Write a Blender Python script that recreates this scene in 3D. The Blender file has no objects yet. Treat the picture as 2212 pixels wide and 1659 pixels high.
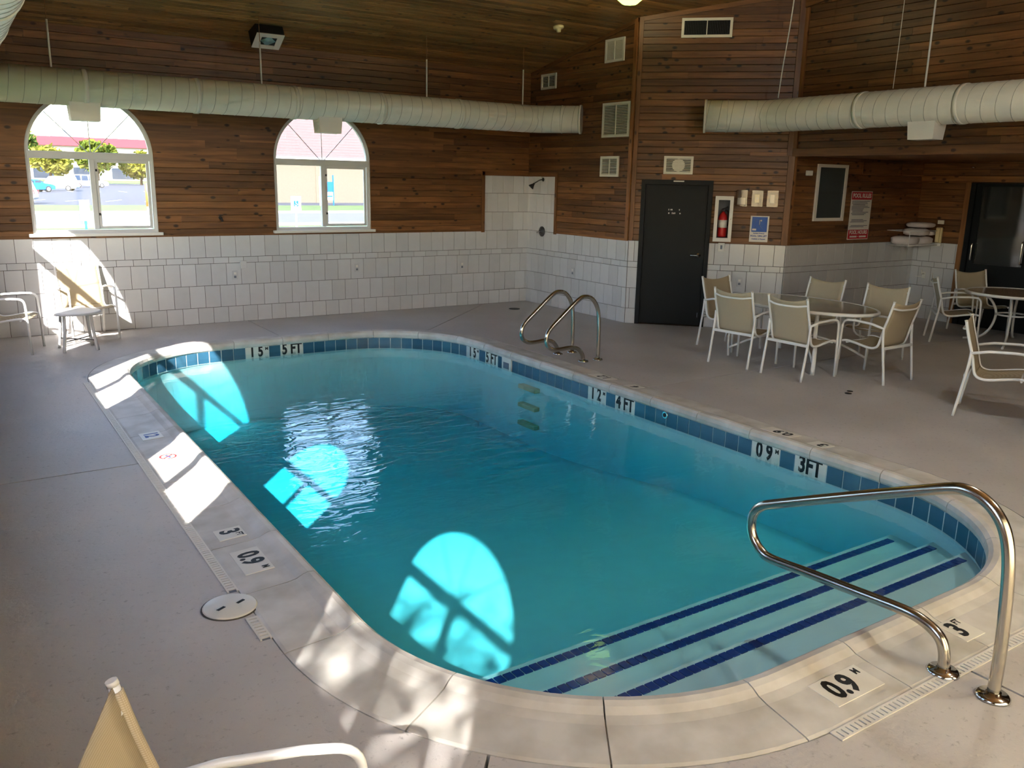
import bpy, bmesh, math, random
from mathutils import Vector, Matrix
random.seed(7)
SC = bpy.context.scene
COL = SC.collection

# ------------------------------------------------------------------ camera
CAM = Vector((-8.384, -12.191, 2.04))
YAW, PITCH, ROLL, FPX = math.radians(33.69), math.radians(13.49), math.radians(1.186), 1829.0
fw = Vector((math.sin(YAW) * math.cos(PITCH), math.cos(YAW) * math.cos(PITCH), -math.sin(PITCH)))
rt = Vector((math.cos(YAW), -math.sin(YAW), 0))
up = rt.cross(fw)
rt2 = rt * math.cos(ROLL) + up * math.sin(ROLL)
up2 = -rt * math.sin(ROLL) + up * math.cos(ROLL)
cd = bpy.data.cameras.new('camera')
cd.sensor_fit = 'HORIZONTAL'; cd.sensor_width = 36.0
cd.lens = 36.0 * FPX / 2212.0
cd.clip_start = 0.05; cd.clip_end = 2000
cam = bpy.data.objects.new('camera', cd); COL.objects.link(cam)
M = Matrix((rt2, up2, -fw)).transposed().to_4x4(); M.translation = CAM
cam.matrix_world = M
SC.camera = cam

# ------------------------------------------------------------------ sky, sun, exposure
SUN_DIR = Vector((0.62, 0.785, -0.655)).normalized()
W = bpy.data.worlds.new('sky'); SC.world = W; W.use_nodes = True
nt = W.node_tree; nt.nodes.clear()
sky = nt.nodes.new('ShaderNodeTexSky'); sky.sky_type = 'NISHITA'; sky.sun_disc = False
sky.sun_elevation = math.asin(-SUN_DIR.z)
sky.sun_rotation = math.atan2(-SUN_DIR.x, -SUN_DIR.y)
sky.air_density = 1.0; sky.dust_density = 0.8; sky.ozone_density = 1.0
bg = nt.nodes.new('ShaderNodeBackground'); bg.inputs[1].default_value = 0.62
wo = nt.nodes.new('ShaderNodeOutputWorld')
nt.links.new(sky.outputs[0], bg.inputs[0]); nt.links.new(bg.outputs[0], wo.inputs[0])
sl = bpy.data.lights.new('sun', 'SUN'); sl.energy = 10.0; sl.angle = math.radians(0.55); sl.color = (1.0, 0.96, 0.90)
so = bpy.data.objects.new('sun', sl); COL.objects.link(so)
so.rotation_euler = SUN_DIR.to_track_quat('-Z', 'Y').to_euler(); so.location = (-20, -25, 20)
SC.view_settings.view_transform = 'Standard'; SC.view_settings.look = 'None'
SC.view_settings.gamma = 1.0; SC.view_settings.use_curve_mapping = False
SC.view_settings.exposure = 1.15
SC.cycles.use_denoising = True
SC.cycles.max_bounces = 8; SC.cycles.diffuse_bounces = 5; SC.cycles.glossy_bounces = 3; SC.cycles.volume_bounces = 0; SC.cycles.transparent_max_bounces = 8
SC.cycles.use_light_tree = False; SC.cycles.use_adaptive_sampling = True; SC.cycles.adaptive_threshold = 0.1; SC.cycles.adaptive_min_samples = 16
SC.cycles.sample_clamp_indirect = 6.0; SC.cycles.caustics_reflective = False; SC.cycles.caustics_refractive = False

# ------------------------------------------------------------------ materials
def srgb(r, g, b):
    f = lambda c: (c / 255.0) / 12.92 if c / 255.0 <= 0.04045 else (((c / 255.0) + 0.055) / 1.055) ** 2.4
    return (f(r), f(g), f(b), 1.0)
class NT:
    def __init__(s, name):
        s.m = bpy.data.materials.new(name); s.m.use_nodes = True
        s.t = s.m.node_tree; s.t.nodes.clear()
        s.out = s.t.nodes.new('ShaderNodeOutputMaterial')
    def n(s, typ, **kw):
        nd = s.t.nodes.new('ShaderNode' + typ)
        for k, v in kw.items():
            if k.startswith('i_'):
                nd.inputs[k[2:].replace('_', ' ')].default_value = v
            else: setattr(nd, k, v)
        return nd
    def l(s, a, b): s.t.links.new(a, b)
def plain(name, col, rough=0.5, metal=0.0, spec=0.5, bump=None, var=0.0, emit=None, estr=0.0):
    k = NT(name); b = k.n('BsdfPrincipled'); k.l(b.outputs[0], k.out.inputs[0])
    b.inputs['Base Color'].default_value = col; b.inputs['Roughness'].default_value = rough
    b.inputs['Metallic'].default_value = metal; b.inputs['Specular IOR Level'].default_value = spec
    tc = k.n('TexCoord')
    if var:
        nz = k.n('TexNoise'); nz.inputs['Scale'].default_value = 6.0; nz.inputs['Detail'].default_value = 4.0
        k.l(tc.outputs['Object'], nz.inputs['Vector'])
        mp = k.n('MapRange'); mp.inputs[1].default_value = .3; mp.inputs[2].default_value = .7
        mp.inputs[3].default_value = 1 - var; mp.inputs[4].default_value = 1 + var
        k.l(nz.outputs[0], mp.inputs[0])
        mx = k.n('Mix', data_type='RGBA', blend_type='MULTIPLY'); mx.inputs[0].default_value = 1
        mx.inputs[6].default_value = col; k.l(mp.outputs[0], mx.inputs[7]); k.l(mx.outputs[2], b.inputs['Base Color'])
    if bump:
        nz = k.n('TexNoise'); nz.inputs['Scale'].default_value = bump[0]; nz.inputs['Detail'].default_value = 3.0
        k.l(tc.outputs['Object'], nz.inputs['Vector'])
        bp = k.n('Bump'); bp.inputs['Strength'].default_value = bump[1]; bp.inputs['Distance'].default_value = bump[2]
        k.l(nz.outputs[0], bp.inputs['Height']); k.l(bp.outputs[0], b.inputs['Normal'])
    if emit:
        b.inputs['Emission Color'].default_value = emit; b.inputs['Emission Strength'].default_value = estr
    return k.m
def wood(name, ca, cb, cc, rough=0.42):
    """knotty boards: grain runs along local X, every board gets its own tone"""
    k = NT(name); b = k.n('BsdfPrincipled'); k.l(b.outputs[0], k.out.inputs[0])
    tc = k.n('TexCoord'); oi = k.n('ObjectInfo')
    rv = k.n('MapRange'); rv.inputs[3].default_value = 0; rv.inputs[4].default_value = 60
    k.l(oi.outputs['Random'], rv.inputs[0])
    off = k.n('CombineXYZ'); k.l(rv.outputs[0], off.inputs[0]); k.l(rv.outputs[0], off.inputs[2])
    ad = k.n('VectorMath', operation='ADD'); k.l(tc.outputs['Object'], ad.inputs[0]); k.l(off.outputs[0], ad.inputs[1])
    mp = k.n('Mapping'); mp.inputs['Scale'].default_value = (1.6, 22, 22); k.l(ad.outputs[0], mp.inputs[0])
    g = k.n('TexNoise'); g.inputs['Scale'].default_value = 1.0; g.inputs['Detail'].default_value = 6; g.inputs['Distortion'].default_value = 0.6
    k.l(mp.outputs[0], g.inputs['Vector'])
    r = k.n('ValToRGB'); r.color_ramp.elements[0].position = .3; r.color_ramp.elements[1].position = .72
    r.color_ramp.elements[0].color = ca; r.color_ramp.elements[1].color = cb
    k.l(g.outputs[0], r.inputs[0])
    # knots
    mk = k.n('Mapping'); mk.inputs['Scale'].default_value = (5.0, 9.0, 9.0); k.l(ad.outputs[0], mk.inputs[0])
    vo = k.n('TexVoronoi'); vo.feature = 'F1'; vo.inputs['Scale'].default_value = 1.0; k.l(mk.outputs[0], vo.inputs['Vector'])
    kr = k.n('MapRange'); kr.interpolation_type = 'SMOOTHSTEP'
    kr.inputs[1].default_value = .10; kr.inputs[2].default_value = .24; kr.inputs[3].default_value = 0.0; kr.inputs[4].default_value = 1.0
    k.l(vo.outputs['Distance'], kr.inputs[0])
    sc = k.n('SeparateColor'); k.l(vo.outputs['Color'], sc.inputs[0])
    gt = k.n('Math', operation='GREATER_THAN'); gt.inputs[1].default_value = .72; k.l(sc.outputs[0], gt.inputs[0])
    km = k.n('Math', operation='MAXIMUM'); k.l(kr.outputs[0], km.inputs[0]); k.l(gt.outputs[0], km.inputs[1])
    mx = k.n('Mix', data_type='RGBA'); k.l(km.outputs[0], mx.inputs[0]); mx.inputs[6].default_value = cc; k.l(r.outputs[0], mx.inputs[7])
    # board-to-board tone
    tv = k.n('MapRange'); tv.inputs[3].default_value = .58; tv.inputs[4].default_value = 1.3; k.l(oi.outputs['Random'], tv.inputs[0])
    m2 = k.n('Mix', data_type='RGBA', blend_type='MULTIPLY'); m2.inputs[0].default_value = 1
    k.l(mx.outputs[2], m2.inputs[6]); k.l(tv.outputs[0], m2.inputs[7]); k.l(m2.outputs[2], b.inputs['Base Color'])
    b.inputs['Roughness'].default_value = rough; b.inputs['Specular IOR Level'].default_value = .35
    bp = k.n('Bump'); bp.inputs['Strength'].default_value = .15; bp.inputs['Distance'].default_value = .002
    k.l(g.outputs[0], bp.inputs['Height']); k.l(bp.outputs[0], b.inputs['Normal'])
    return k.m
def schlick(k, f0, normal=None):
    """two-sided Schlick reflectance of a surface"""
    g = k.n('NewGeometry'); d = k.n('VectorMath', operation='DOT_PRODUCT')
    k.l(normal if normal is not None else g.outputs['Normal'], d.inputs[0]); k.l(g.outputs['Incoming'], d.inputs[1])
    a = k.n('Math', operation='ABSOLUTE'); k.l(d.outputs['Value'], a.inputs[0])
    i = k.n('Math', operation='SUBTRACT'); i.inputs[0].default_value = 1.0; k.l(a.outputs[0], i.inputs[1]); i.use_clamp = True
    p = k.n('Math', operation='POWER'); p.inputs[1].default_value = 5.0; k.l(i.outputs[0], p.inputs[0])
    m = k.n('Math', operation='MULTIPLY_ADD'); m.inputs[1].default_value = 1 - f0; m.inputs[2].default_value = f0; k.l(p.outputs[0], m.inputs[0])
    return m.outputs[0]
def glass(name, tint=(1, 1, 1, 1), refl=0.06, rough=0.0, metal_mix=None):
    k = NT(name); t = k.n('BsdfTransparent'); t.inputs[0].default_value = tint
    g = k.n('BsdfGlossy'); g.inputs['Roughness'].default_value = rough
    mx = k.n('MixShader'); k.l(schlick(k, .05), mx.inputs[0]); k.l(t.outputs[0], mx.inputs[1]); k.l(g.outputs[0], mx.inputs[2])
    k.l(mx.outputs[0], k.out.inputs[0]); return k.m

MAT = {}
MAT['wood'] = wood('cedar_boards', srgb(92, 59, 33), srgb(134, 91, 53), srgb(48, 30, 18))
MAT['wood_ceil'] = wood('ceiling_boards', srgb(130, 90, 48), srgb(172, 126, 74), srgb(80, 52, 28), 0.38)
MAT['wood_trim'] = wood('cedar_trim', srgb(112, 72, 40), srgb(148, 100, 58), srgb(76, 46, 26))
MAT['backing'] = plain('wall_backing', srgb(60, 36, 18), .8)
MAT['grout'] = plain('tile_grout', srgb(84, 80, 74), .9)
MAT['pool_grout'] = plain('pool_grout', srgb(205, 214, 214), .8)
MAT['white'] = plain('white_paint', srgb(226, 224, 216), .4)
MAT['alu'] = plain('window_frame_paint', srgb(206, 206, 204), .4)
MAT['chairwhite'] = plain('chair_enamel', srgb(236, 236, 234), .28)
MAT['duct'] = plain('duct_paint', srgb(226, 224, 210), .35, var=.04)
MAT['black'] = plain('black_paint', srgb(20, 22, 23), .5, spec=.2)
MAT['blackbox'] = plain('black_plastic', srgb(16, 16, 17), .5)
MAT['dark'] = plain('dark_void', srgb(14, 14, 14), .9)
MAT['steel'] = plain('brushed_steel', srgb(196, 190, 180), .2, 1.0, bump=(60, .05, .002))
MAT['chrome'] = plain('chrome', srgb(205, 205, 205), .12, 1.0)
MAT['darkmetal'] = plain('tarnished_metal', srgb(80, 80, 82), .35, 1.0)
MAT['grille'] = plain('grille_paint', srgb(226, 220, 204), .5)
MAT['cream'] = plain('cream_plastic', srgb(228, 212, 160), .4)
MAT['red'] = plain('extinguisher_red', srgb(190, 24, 30), .3)
MAT['signred'] = plain('sign_red', srgb(188, 30, 44), .5)
MAT['signwhite'] = plain('sign_white', srgb(226, 222, 214), .5)
MAT['signblue'] = plain('sign_blue', srgb(18, 84, 176), .45)
MAT['ink'] = plain('black_ink', srgb(18, 18, 22), .5)
MAT['inkgrey'] = plain('grey_ink', srgb(110, 116, 128), .6)
MAT['inkblue'] = plain('blue_ink', srgb(40, 70, 150), .5)
MAT['inkred'] = plain('red_ink', srgb(205, 60, 60), .5)
MAT['marker'] = plain('marker_tile', srgb(228, 228, 220), .3)
MAT['marker_cope'] = plain('coping_marker_tile', srgb(228, 225, 216), .4)
MAT['pane'] = glass('window_glass')
MAT['towel'] = plain('towel_cotton', srgb(224, 216, 214), .95, bump=(160, .5, .004))
MAT['tabletop'] = plain('frosted_table_glass', srgb(150, 146, 130), .12, spec=.7)
MAT['tabletop2'] = plain('woodgrain_table_glass', srgb(168, 142, 120), .14, spec=.7)
MAT['darkglass'] = plain('dark_door_glass', srgb(30, 34, 34), .08, spec=.8)
MAT['curtain'] = plain('grey_curtain', srgb(96, 98, 94), .9)
MAT['asphalt'] = plain('asphalt', srgb(58, 58, 66), .9, var=.12)
MAT['road'] = plain('road_concrete', srgb(88, 86, 86), .9, var=.05)
MAT['kerb'] = plain('kerb_concrete', srgb(190, 178, 160), .9)
MAT['bwall'] = plain('stucco_wall', srgb(100, 92, 80), .9, var=.03)
MAT['roof'] = plain('mansard_shingle', srgb(100, 76, 75), .9, var=.06)
MAT['storewall'] = plain('store_wall', srgb(160, 154, 150), .9)
MAT['storered'] = plain('store_fascia_red', srgb(160, 50, 60), .7)
MAT['storegrey'] = plain('roof_unit_grey', srgb(110, 116, 134), .8)
MAT['carwhite'] = plain('car_white', srgb(225, 225, 228), .25)
MAT['carsilver'] = plain('car_silver', srgb(190, 196, 202), .3)
MAT['carblue'] = plain('car_blue', srgb(30, 120, 200), .25)
MAT['carglass'] = plain('car_glass', srgb(44, 54, 70), .1)
MAT['rubber'] = plain('tyre_rubber', srgb(30, 30, 32), .8)
MAT['tail'] = plain('tail_lamp', srgb(180, 30, 40), .3)
MAT['orange'] = plain('orange_plastic', srgb(226, 96, 44), .5)
MAT['green'] = plain('green_post', srgb(20, 140, 110), .5)
MAT['bark'] = plain('bark', srgb(86, 70, 54), .95, var=.2)
MAT['clearbox'] = glass('clear_cover', (.92, .9, .88, 1))
MAT['lime'] = plain('pale_lime_toy', srgb(206, 222, 130), .6)
MAT['plaster'] = plain('pool_plaster', srgb(196, 230, 234), .7, var=.03)
MAT['bluetile'] = plain('step_tile_blue', srgb(26, 66, 140), .2)
MAT['tan'] = plain('tread_tan', srgb(196, 178, 140), .6)

def mat_tile(name, ca, cb, rough=.16):
    k = NT(name); b = k.n('BsdfPrincipled'); k.l(b.outputs[0], k.out.inputs[0])
    oi = k.n('ObjectInfo'); tc = k.n('TexCoord')
    nz = k.n('TexNoise'); nz.inputs['Scale'].default_value = 9; nz.inputs['Detail'].default_value = 3
    ad = k.n('VectorMath', operation='ADD'); rv = k.n('MapRange'); rv.inputs[4].default_value = 40
    k.l(oi.outputs['Random'], rv.inputs[0]); k.l(tc.outputs['Object'], ad.inputs[0]); k.l(rv.outputs[0], ad.inputs[1]); k.l(ad.outputs[0], nz.inputs['Vector'])
    mm = k.n('Math', operation='MULTIPLY_ADD'); mm.inputs[1].default_value = .45
    m0 = k.n('Math', operation='MULTIPLY'); m0.inputs[1].default_value = .6
    k.l(oi.outputs['Random'], m0.inputs[0]); k.l(nz.outputs[0], mm.inputs[0]); k.l(m0.outputs[0], mm.inputs[2])
    mx = k.n('Mix', data_type='RGBA'); k.l(mm.outputs[0], mx.inputs[0]); mx.inputs[6].default_value = ca; mx.inputs[7].default_value = cb
    k.l(mx.outputs[2], b.inputs['Base Color']); b.inputs['Roughness'].default_value = rough
    bp = k.n('Bump'); bp.inputs['Strength'].default_value = .25; bp.inputs['Distance'].default_value = .004
    k.l(nz.outputs[0], bp.inputs['Height']); k.l(bp.outputs[0], b.inputs['Normal'])
    return k.m
MAT['walltile'] = mat_tile('wall_tile_glaze', srgb(196, 196, 197), srgb(215, 215, 216))
MAT['pooltile'] = mat_tile('waterline_tile_glaze', srgb(44, 88, 116), srgb(70, 116, 142), .2)

def mat_deck():
    k = NT('deck_concrete'); b = k.n('BsdfPrincipled'); k.l(b.outputs[0], k.out.inputs[0])
    g = k.n('NewGeometry')
    n1 = k.n('TexNoise'); n1.inputs['Scale'].default_value = .8; n1.inputs['Detail'].default_value = 5; k.l(g.outputs['Position'], n1.inputs['Vector'])
    r = k.n('ValToRGB'); r.color_ramp.elements[0].position = .3; r.color_ramp.elements[1].position = .7
    r.color_ramp.elements[0].color = srgb(182, 176, 172); r.color_ramp.elements[1].color = srgb(204, 199, 197)
    k.l(n1.outputs[0], r.inputs[0])
    n2 = k.n('TexNoise'); n2.inputs['Scale'].default_value = 28; n2.inputs['Detail'].default_value = 6; n2.inputs['Roughness'].default_value = .7
    k.l(g.outputs['Position'], n2.inputs['Vector'])
    sp = k.n('MapRange'); sp.inputs[1].default_value = .30; sp.inputs[2].default_value = .42; sp.inputs[3].default_value = .6; sp.inputs[4].default_value = 1.0
    k.l(n2.outputs[0], sp.inputs[0])
    mx = k.n('Mix', data_type='RGBA', blend_type='MULTIPLY'); mx.inputs[0].default_value = 1
    k.l(r.outputs[0], mx.inputs[6]); k.l(sp.outputs[0], mx.inputs[7]); k.l(mx.outputs[2], b.inputs['Base Color'])
    rr = k.n('MapRange'); rr.inputs[3].default_value = .38; rr.inputs[4].default_value = .62; k.l(n1.outputs[0], rr.inputs[0]); k.l(rr.outputs[0], b.inputs['Roughness'])
    bp = k.n('Bump'); bp.inputs['Strength'].default_value = .35; bp.inputs['Distance'].default_value = .006
    k.l(n2.outputs[0], bp.inputs['Height']); k.l(bp.outputs[0], b.inputs['Normal'])
    return k.m
MAT['deck'] = mat_deck()
def mat_coping():
    k = NT('coping_stone'); b = k.n('BsdfPrincipled'); k.l(b.outputs[0], k.out.inputs[0])
    g = k.n('NewGeometry'); oi = k.n('ObjectInfo')
    n1 = k.n('TexNoise'); n1.inputs['Scale'].default_value = 5; n1.inputs['Detail'].default_value = 6; k.l(g.outputs['Position'], n1.inputs['Vector'])
    r = k.n('ValToRGB'); r.color_ramp.elements[0].position = .3; r.color_ramp.elements[1].position = .68
    r.color_ramp.elements[0].color = srgb(188, 183, 174); r.color_ramp.elements[1].color = srgb(218, 215, 210)
    k.l(n1.outputs[0], r.inputs[0])
    tv = k.n('MapRange'); tv.inputs[3].default_value = .93; tv.inputs[4].default_value = 1.05; k.l(oi.outputs['Random'], tv.inputs[0])
    mx = k.n('Mix', data_type='RGBA', blend_type='MULTIPLY'); mx.inputs[0].default_value = 1
    k.l(r.outputs[0], mx.inputs[6]); k.l(tv.outputs[0], mx.inputs[7]); k.l(mx.outputs[2], b.inputs['Base Color'])
    b.inputs['Roughness'].default_value = .5
    bp = k.n('Bump'); bp.inputs['Strength'].default_value = .15; bp.inputs['Distance'].default_value = .003
    k.l(n1.outputs[0], bp.inputs['Height']); k.l(bp.outputs[0], b.inputs['Normal'])
    return k.m
MAT['coping'] = mat_coping()
def mat_water():
    k = NT('pool_water'); g = k.n('NewGeometry')
    t = k.n('BsdfTransparent'); gl = k.n('BsdfGlossy'); gl.inputs['Roughness'].default_value = .0
    # calm ripples everywhere, livelier near the return jet
    mp = k.n('Mapping'); mp.inputs['Rotation'].default_value = (0, 0, .5); mp.inputs['Scale'].default_value = (3.0, 7.0, 1); k.l(g.outputs['Position'], mp.inputs[0])
    n1 = k.n('TexNoise'); n1.inputs['Scale'].default_value = 1.0; n1.inputs['Detail'].default_value = 3; n1.inputs['Distortion'].default_value = .8
    k.l(mp.outputs[0], n1.inputs['Vector'])
    dv = k.n('VectorMath', operation='DISTANCE'); dv.inputs[1].default_value = (-5.55, -6.0, -.13); k.l(g.outputs['Position'], dv.inputs[0])
    am = k.n('MapRange'); am.interpolation_type = 'SMOOTHSTEP'; am.inputs[1].default_value = .1; am.inputs[2].default_value = 2.4; am.inputs[3].default_value = 1.0; am.inputs[4].default_value = .12
    k.l(dv.outputs[1], am.inputs[0])
    hm = k.n('Math', operation='MULTIPLY'); k.l(n1.outputs[0], hm.inputs[0]); k.l(am.outputs[0], hm.inputs[1])
    bp = k.n('Bump'); bp.inputs['Strength'].default_value = .55; bp.inputs['Distance'].default_value = .03
    k.l(hm.outputs[0], bp.inputs['Height']); k.l(bp.outputs[0], gl.inputs['Normal'])
    mx = k.n('MixShader'); k.l(schlick(k, .02, bp.outputs[0]), mx.inputs[0]); k.l(t.outputs[0], mx.inputs[1]); k.l(gl.outputs[0], mx.inputs[2])
    k.l(mx.outputs[0], k.out.inputs['Surface'])
    va = k.n('VolumeAbsorption'); va.inputs['Color'].default_value = (.0, .85, .92, 1); va.inputs['Density'].default_value = .92
    k.l(va.outputs[0], k.out.inputs['Volume'])
    return k.m
MAT['water'] = mat_water()
def mat_sling():
    k = NT('sling_mesh'); b = k.n('BsdfPrincipled')
    tc = k.n('TexCoord')
    mp = k.n('Mapping'); mp.inputs['Scale'].default_value = (1, 1, 1); k.l(tc.outputs['Object'], mp.inputs[0])
    wv = k.n('TexWave'); wv.wave_type = 'BANDS'; wv.bands_direction = 'X'; wv.inputs['Scale'].default_value = 75; k.l(mp.outputs[0], wv.inputs['Vector'])
    w2 = k.n('TexWave'); w2.wave_type = 'BANDS'; w2.bands_direction = 'Z'; w2.inputs['Scale'].default_value = 55; k.l(mp.outputs[0], w2.inputs['Vector'])
    mm = k.n('Math', operation='MULTIPLY'); k.l(wv.outputs['Fac'], mm.inputs[0]); k.l(w2.outputs['Fac'], mm.inputs[1])
    mx = k.n('Mix', data_type='RGBA'); k.l(mm.outputs[0], mx.inputs[0]); mx.inputs[6].default_value = srgb(184, 168, 138); mx.inputs[7].default_value = srgb(220, 209, 186)
    k.l(mx.outputs[2], b.inputs['Base Color']); b.inputs['Roughness'].default_value = .75
    tr = k.n('BsdfTranslucent'); tr.inputs[0].default_value = srgb(200, 180, 145)
    ms = k.n('MixShader'); ms.inputs[0].default_value = .18; k.l(b.outputs[0], ms.inputs[1]); k.l(tr.outputs[0], ms.inputs[2]); k.l(ms.outputs[0], k.out.inputs[0])
    return k.m
MAT['sling'] = mat_sling()
def mat_frost():
    k = NT('frosted_door_glass'); tr = k.n('BsdfTranslucent'); tr.inputs[0].default_value = srgb(250, 236, 210)
    d = k.n('BsdfDiffuse'); d.inputs[0].default_value = srgb(235, 230, 220)
    ms = k.n('MixShader'); ms.inputs[0].default_value = .12; k.l(tr.outputs[0], ms.inputs[1]); k.l(d.outputs[0], ms.inputs[2]); k.l(ms.outputs[0], k.out.inputs[0]); return k.m
MAT['frost'] = mat_frost()
def mat_grass(name, a, b_):
    k = NT(name); b = k.n('BsdfPrincipled'); k.l(b.outputs[0], k.out.inputs[0]); b.inputs['Roughness'].default_value = .95
    g = k.n('NewGeometry'); n = k.n('TexNoise'); n.inputs['Scale'].default_value = .6; n.inputs['Detail'].default_value = 6; k.l(g.outputs['Position'], n.inputs['Vector'])
    mx = k.n('Mix', data_type='RGBA'); k.l(n.outputs[0], mx.inputs[0]); mx.inputs[6].default_value = a; mx.inputs[7].default_value = b_; k.l(mx.outputs[2], b.inputs['Base Color']); return k.m
MAT['grass'] = mat_grass('grass', srgb(54, 76, 28), srgb(90, 104, 46))
def mat_leaf(name, a, b_):
    k = NT(name); b = k.n('BsdfDiffuse'); tr = k.n('BsdfTranslucent')
    g = k.n('NewGeometry'); mx = k.n('Mix', data_type='RGBA'); k.l(g.outputs['Random Per Island'], mx.inputs[0]); mx.inputs[6].default_value = a; mx.inputs[7].default_value = b_
    k.l(mx.outputs[2], b.inputs[0]); k.l(mx.outputs[2], tr.inputs[0])
    ms = k.n('MixShader'); ms.inputs[0].default_value = .35; k.l(b.outputs[0], ms.inputs[1]); k.l(tr.outputs[0], ms.inputs[2]); k.l(ms.outputs[0], k.out.inputs[0]); return k.m
MAT['leaf'] = mat_leaf('leaf_green', srgb(78, 96, 38), srgb(128, 132, 54))
MAT['leaf2'] = mat_leaf('leaf_yellow_green', srgb(104, 108, 40), srgb(150, 144, 62))
MAT['leaf3'] = mat_leaf('leaf_dark', srgb(70, 92, 44), srgb(118, 128, 62))

# ------------------------------------------------------------------ builders
class MB:
    def __init__(s): s.v = []; s.f = []; s.sm = []
    def add(s, vs, fs, smooth=False):
        o = len(s.v); s.v += [tuple(v) for v in vs]
        for f in fs: s.f.append([i + o for i in f]); s.sm.append(smooth)
        return s
    def box(s, x0, x1, y0, y1, z0, z1, b=0.0):
        if b <= 0:
            vs = [(x0, y0, z0), (x1, y0, z0), (x1, y1, z0), (x0, y1, z0), (x0, y0, z1), (x1, y0, z1), (x1, y1, z1), (x0, y1, z1)]
            return s.add(vs, [(3, 2, 1, 0), (4, 5, 6, 7), (0, 1, 5, 4), (1, 2, 6, 5), (2, 3, 7, 6), (3, 0, 4, 7)])
        bm = bmesh.new(); bmesh.ops.create_cube(bm, size=1)
        for v in bm.verts:
            v.co = ((x0 + x1) / 2 + v.co.x * (x1 - x0), (y0 + y1) / 2 + v.co.y * (y1 - y0), (z0 + z1) / 2 + v.co.z * (z1 - z0))
        bmesh.ops.bevel(bm, geom=bm.edges[:], offset=b, segments=2, affect='EDGES', profile=.5)
        s.bm(bm); return s
    def bm(s, bm, smooth=False):
        bm.verts.index_update()
        s.add([v.co[:] for v in bm.verts], [[v.index for v in f.verts] for f in bm.faces], smooth); bm.free(); return s
    def xf(s, M):
        s.v = [tuple(M @ Vector(v)) for v in s.v]; return s
    def merge(s, o, M=None):
        vs = [tuple(M @ Vector(v)) for v in o.v] if M else o.v
        k = len(s.v); s.v += vs
        s.f += [[i + k for i in f] for f in o.f]; s.sm += o.sm; return s
    def tube(s, pts, r, n=10, closed=False, cap=True, flat=None):
        pts = [Vector(p) for p in pts]; m = len(pts); rs = r if isinstance(r, (list, tuple)) else [r] * m
        tan = []
        for i in range(m):
            a = pts[i - 1] if (i > 0 or closed) else pts[i]; b = pts[(i + 1) % m] if (i < m - 1 or closed) else pts[i]
            tan.append((b - a).normalized())
        t0 = tan[0]; u = t0.cross(Vector((0, 0, 1)))
        if u.length < 1e-3: u = t0.cross(Vector((0, 1, 0)))
        u.normalize(); vs = []
        for i in range(m):
            t = tan[i]; u = (u - t * u.dot(t))
            if u.length < 1e-6: u = t.orthogonal()
            u.normalize(); w = t.cross(u)
            for k in range(n):
                a = 2 * math.pi * k / n
                fx, fy = (1, 1) if not flat else flat
                vs.append(pts[i] + (u * math.cos(a) * fx + w * math.sin(a) * fy) * rs[i])
        fs = []
        for i in range(m if closed else m - 1):
            j = (i + 1) % m
            for k in range(n): fs.append((i * n + k, i * n + (k + 1) % n, j * n + (k + 1) % n, j * n + k))
        s.add(vs, fs, True)
        if cap and not closed:
            o = len(s.v) - len(vs)
            s.f.append([o + k for k in range(n)][::-1]); s.sm.append(False)
            s.f.append([o + (m - 1) * n + k for k in range(n)]); s.sm.append(False)
        return s
    def lathe(s, prof, n=24, c=(0, 0, 0), smooth=True, ell=(1, 1)):
        vs = []
        for r, z in prof:
            for k in range(n):
                a = 2 * math.pi * k / n; vs.append((c[0] + r * ell[0] * math.cos(a), c[1] + r * ell[1] * math.sin(a), c[2] + z))
        fs = []
        for i in range(len(prof) - 1):
            for k in range(n): fs.append((i * n + k, i * n + (k + 1) % n, (i + 1) * n + (k + 1) % n, (i + 1) * n + k))
        if prof[0][0] > 1e-5: fs.append(tuple(range(n))[::-1])
        if prof[-1][0] > 1e-5: fs.append(tuple((len(prof) - 1) * n + k for k in range(n)))
        return s.add(vs, fs, smooth)
    def prism(s, poly, d0, d1, axis='y'):
        """poly in (a,b); extruded along axis between d0 and d1. y: (x,z); z: (x,y); x: (y,z)"""
        def P(a, b, d): return (a, d, b) if axis == 'y' else ((a, b, d) if axis == 'z' else (d, a, b))
        n = len(poly); vs = [P(a, b, d0) for a, b in poly] + [P(a, b, d1) for a, b in poly]
        fs = [tuple(range(n)), tuple(range(2 * n - 1, n - 1, -1))]
        for i in range(n): j = (i + 1) % n; fs.append((i, i + n, j + n, j))
        return s.add(vs, fs)
    def mesh(s, name, mat, fixn=True):
        me = bpy.data.meshes.new(name); me.from_pydata(s.v, [], s.f)
        me.polygons.foreach_set('use_smooth', s.sm)
        if fixn:
            bm = bmesh.new(); bm.from_mesh(me); bmesh.ops.recalc_face_normals(bm, faces=bm.faces[:]); bm.to_mesh(me); bm.free()
        if mat is not None: me.materials.append(MAT[mat] if isinstance(mat, str) else mat)
        me.update(); return me
    def build(s, name, mat, parent=None, M=None, fixn=True):
        return link(name, s.mesh(name, mat, fixn), parent, M)
def link(name, me, parent=None, M=None):
    o = bpy.data.objects.new(name, me); COL.objects.link(o)
    if parent is not None: o.parent = parent
    if M is not None: o.matrix_local = M
    return o
def empty(name, loc=(0, 0, 0), rz=0.0):
    o = bpy.data.objects.new(name, None); COL.objects.link(o); o.empty_display_size = .2
    o.location = loc; o.rotation_euler = (0, 0, rz); return o
def tag(o, label, cat, group=None):
    o['label'] = label; o['category'] = cat
    if group: o['group'] = group
    return o
def struct(o): o['kind'] = 'structure'; return o
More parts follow.
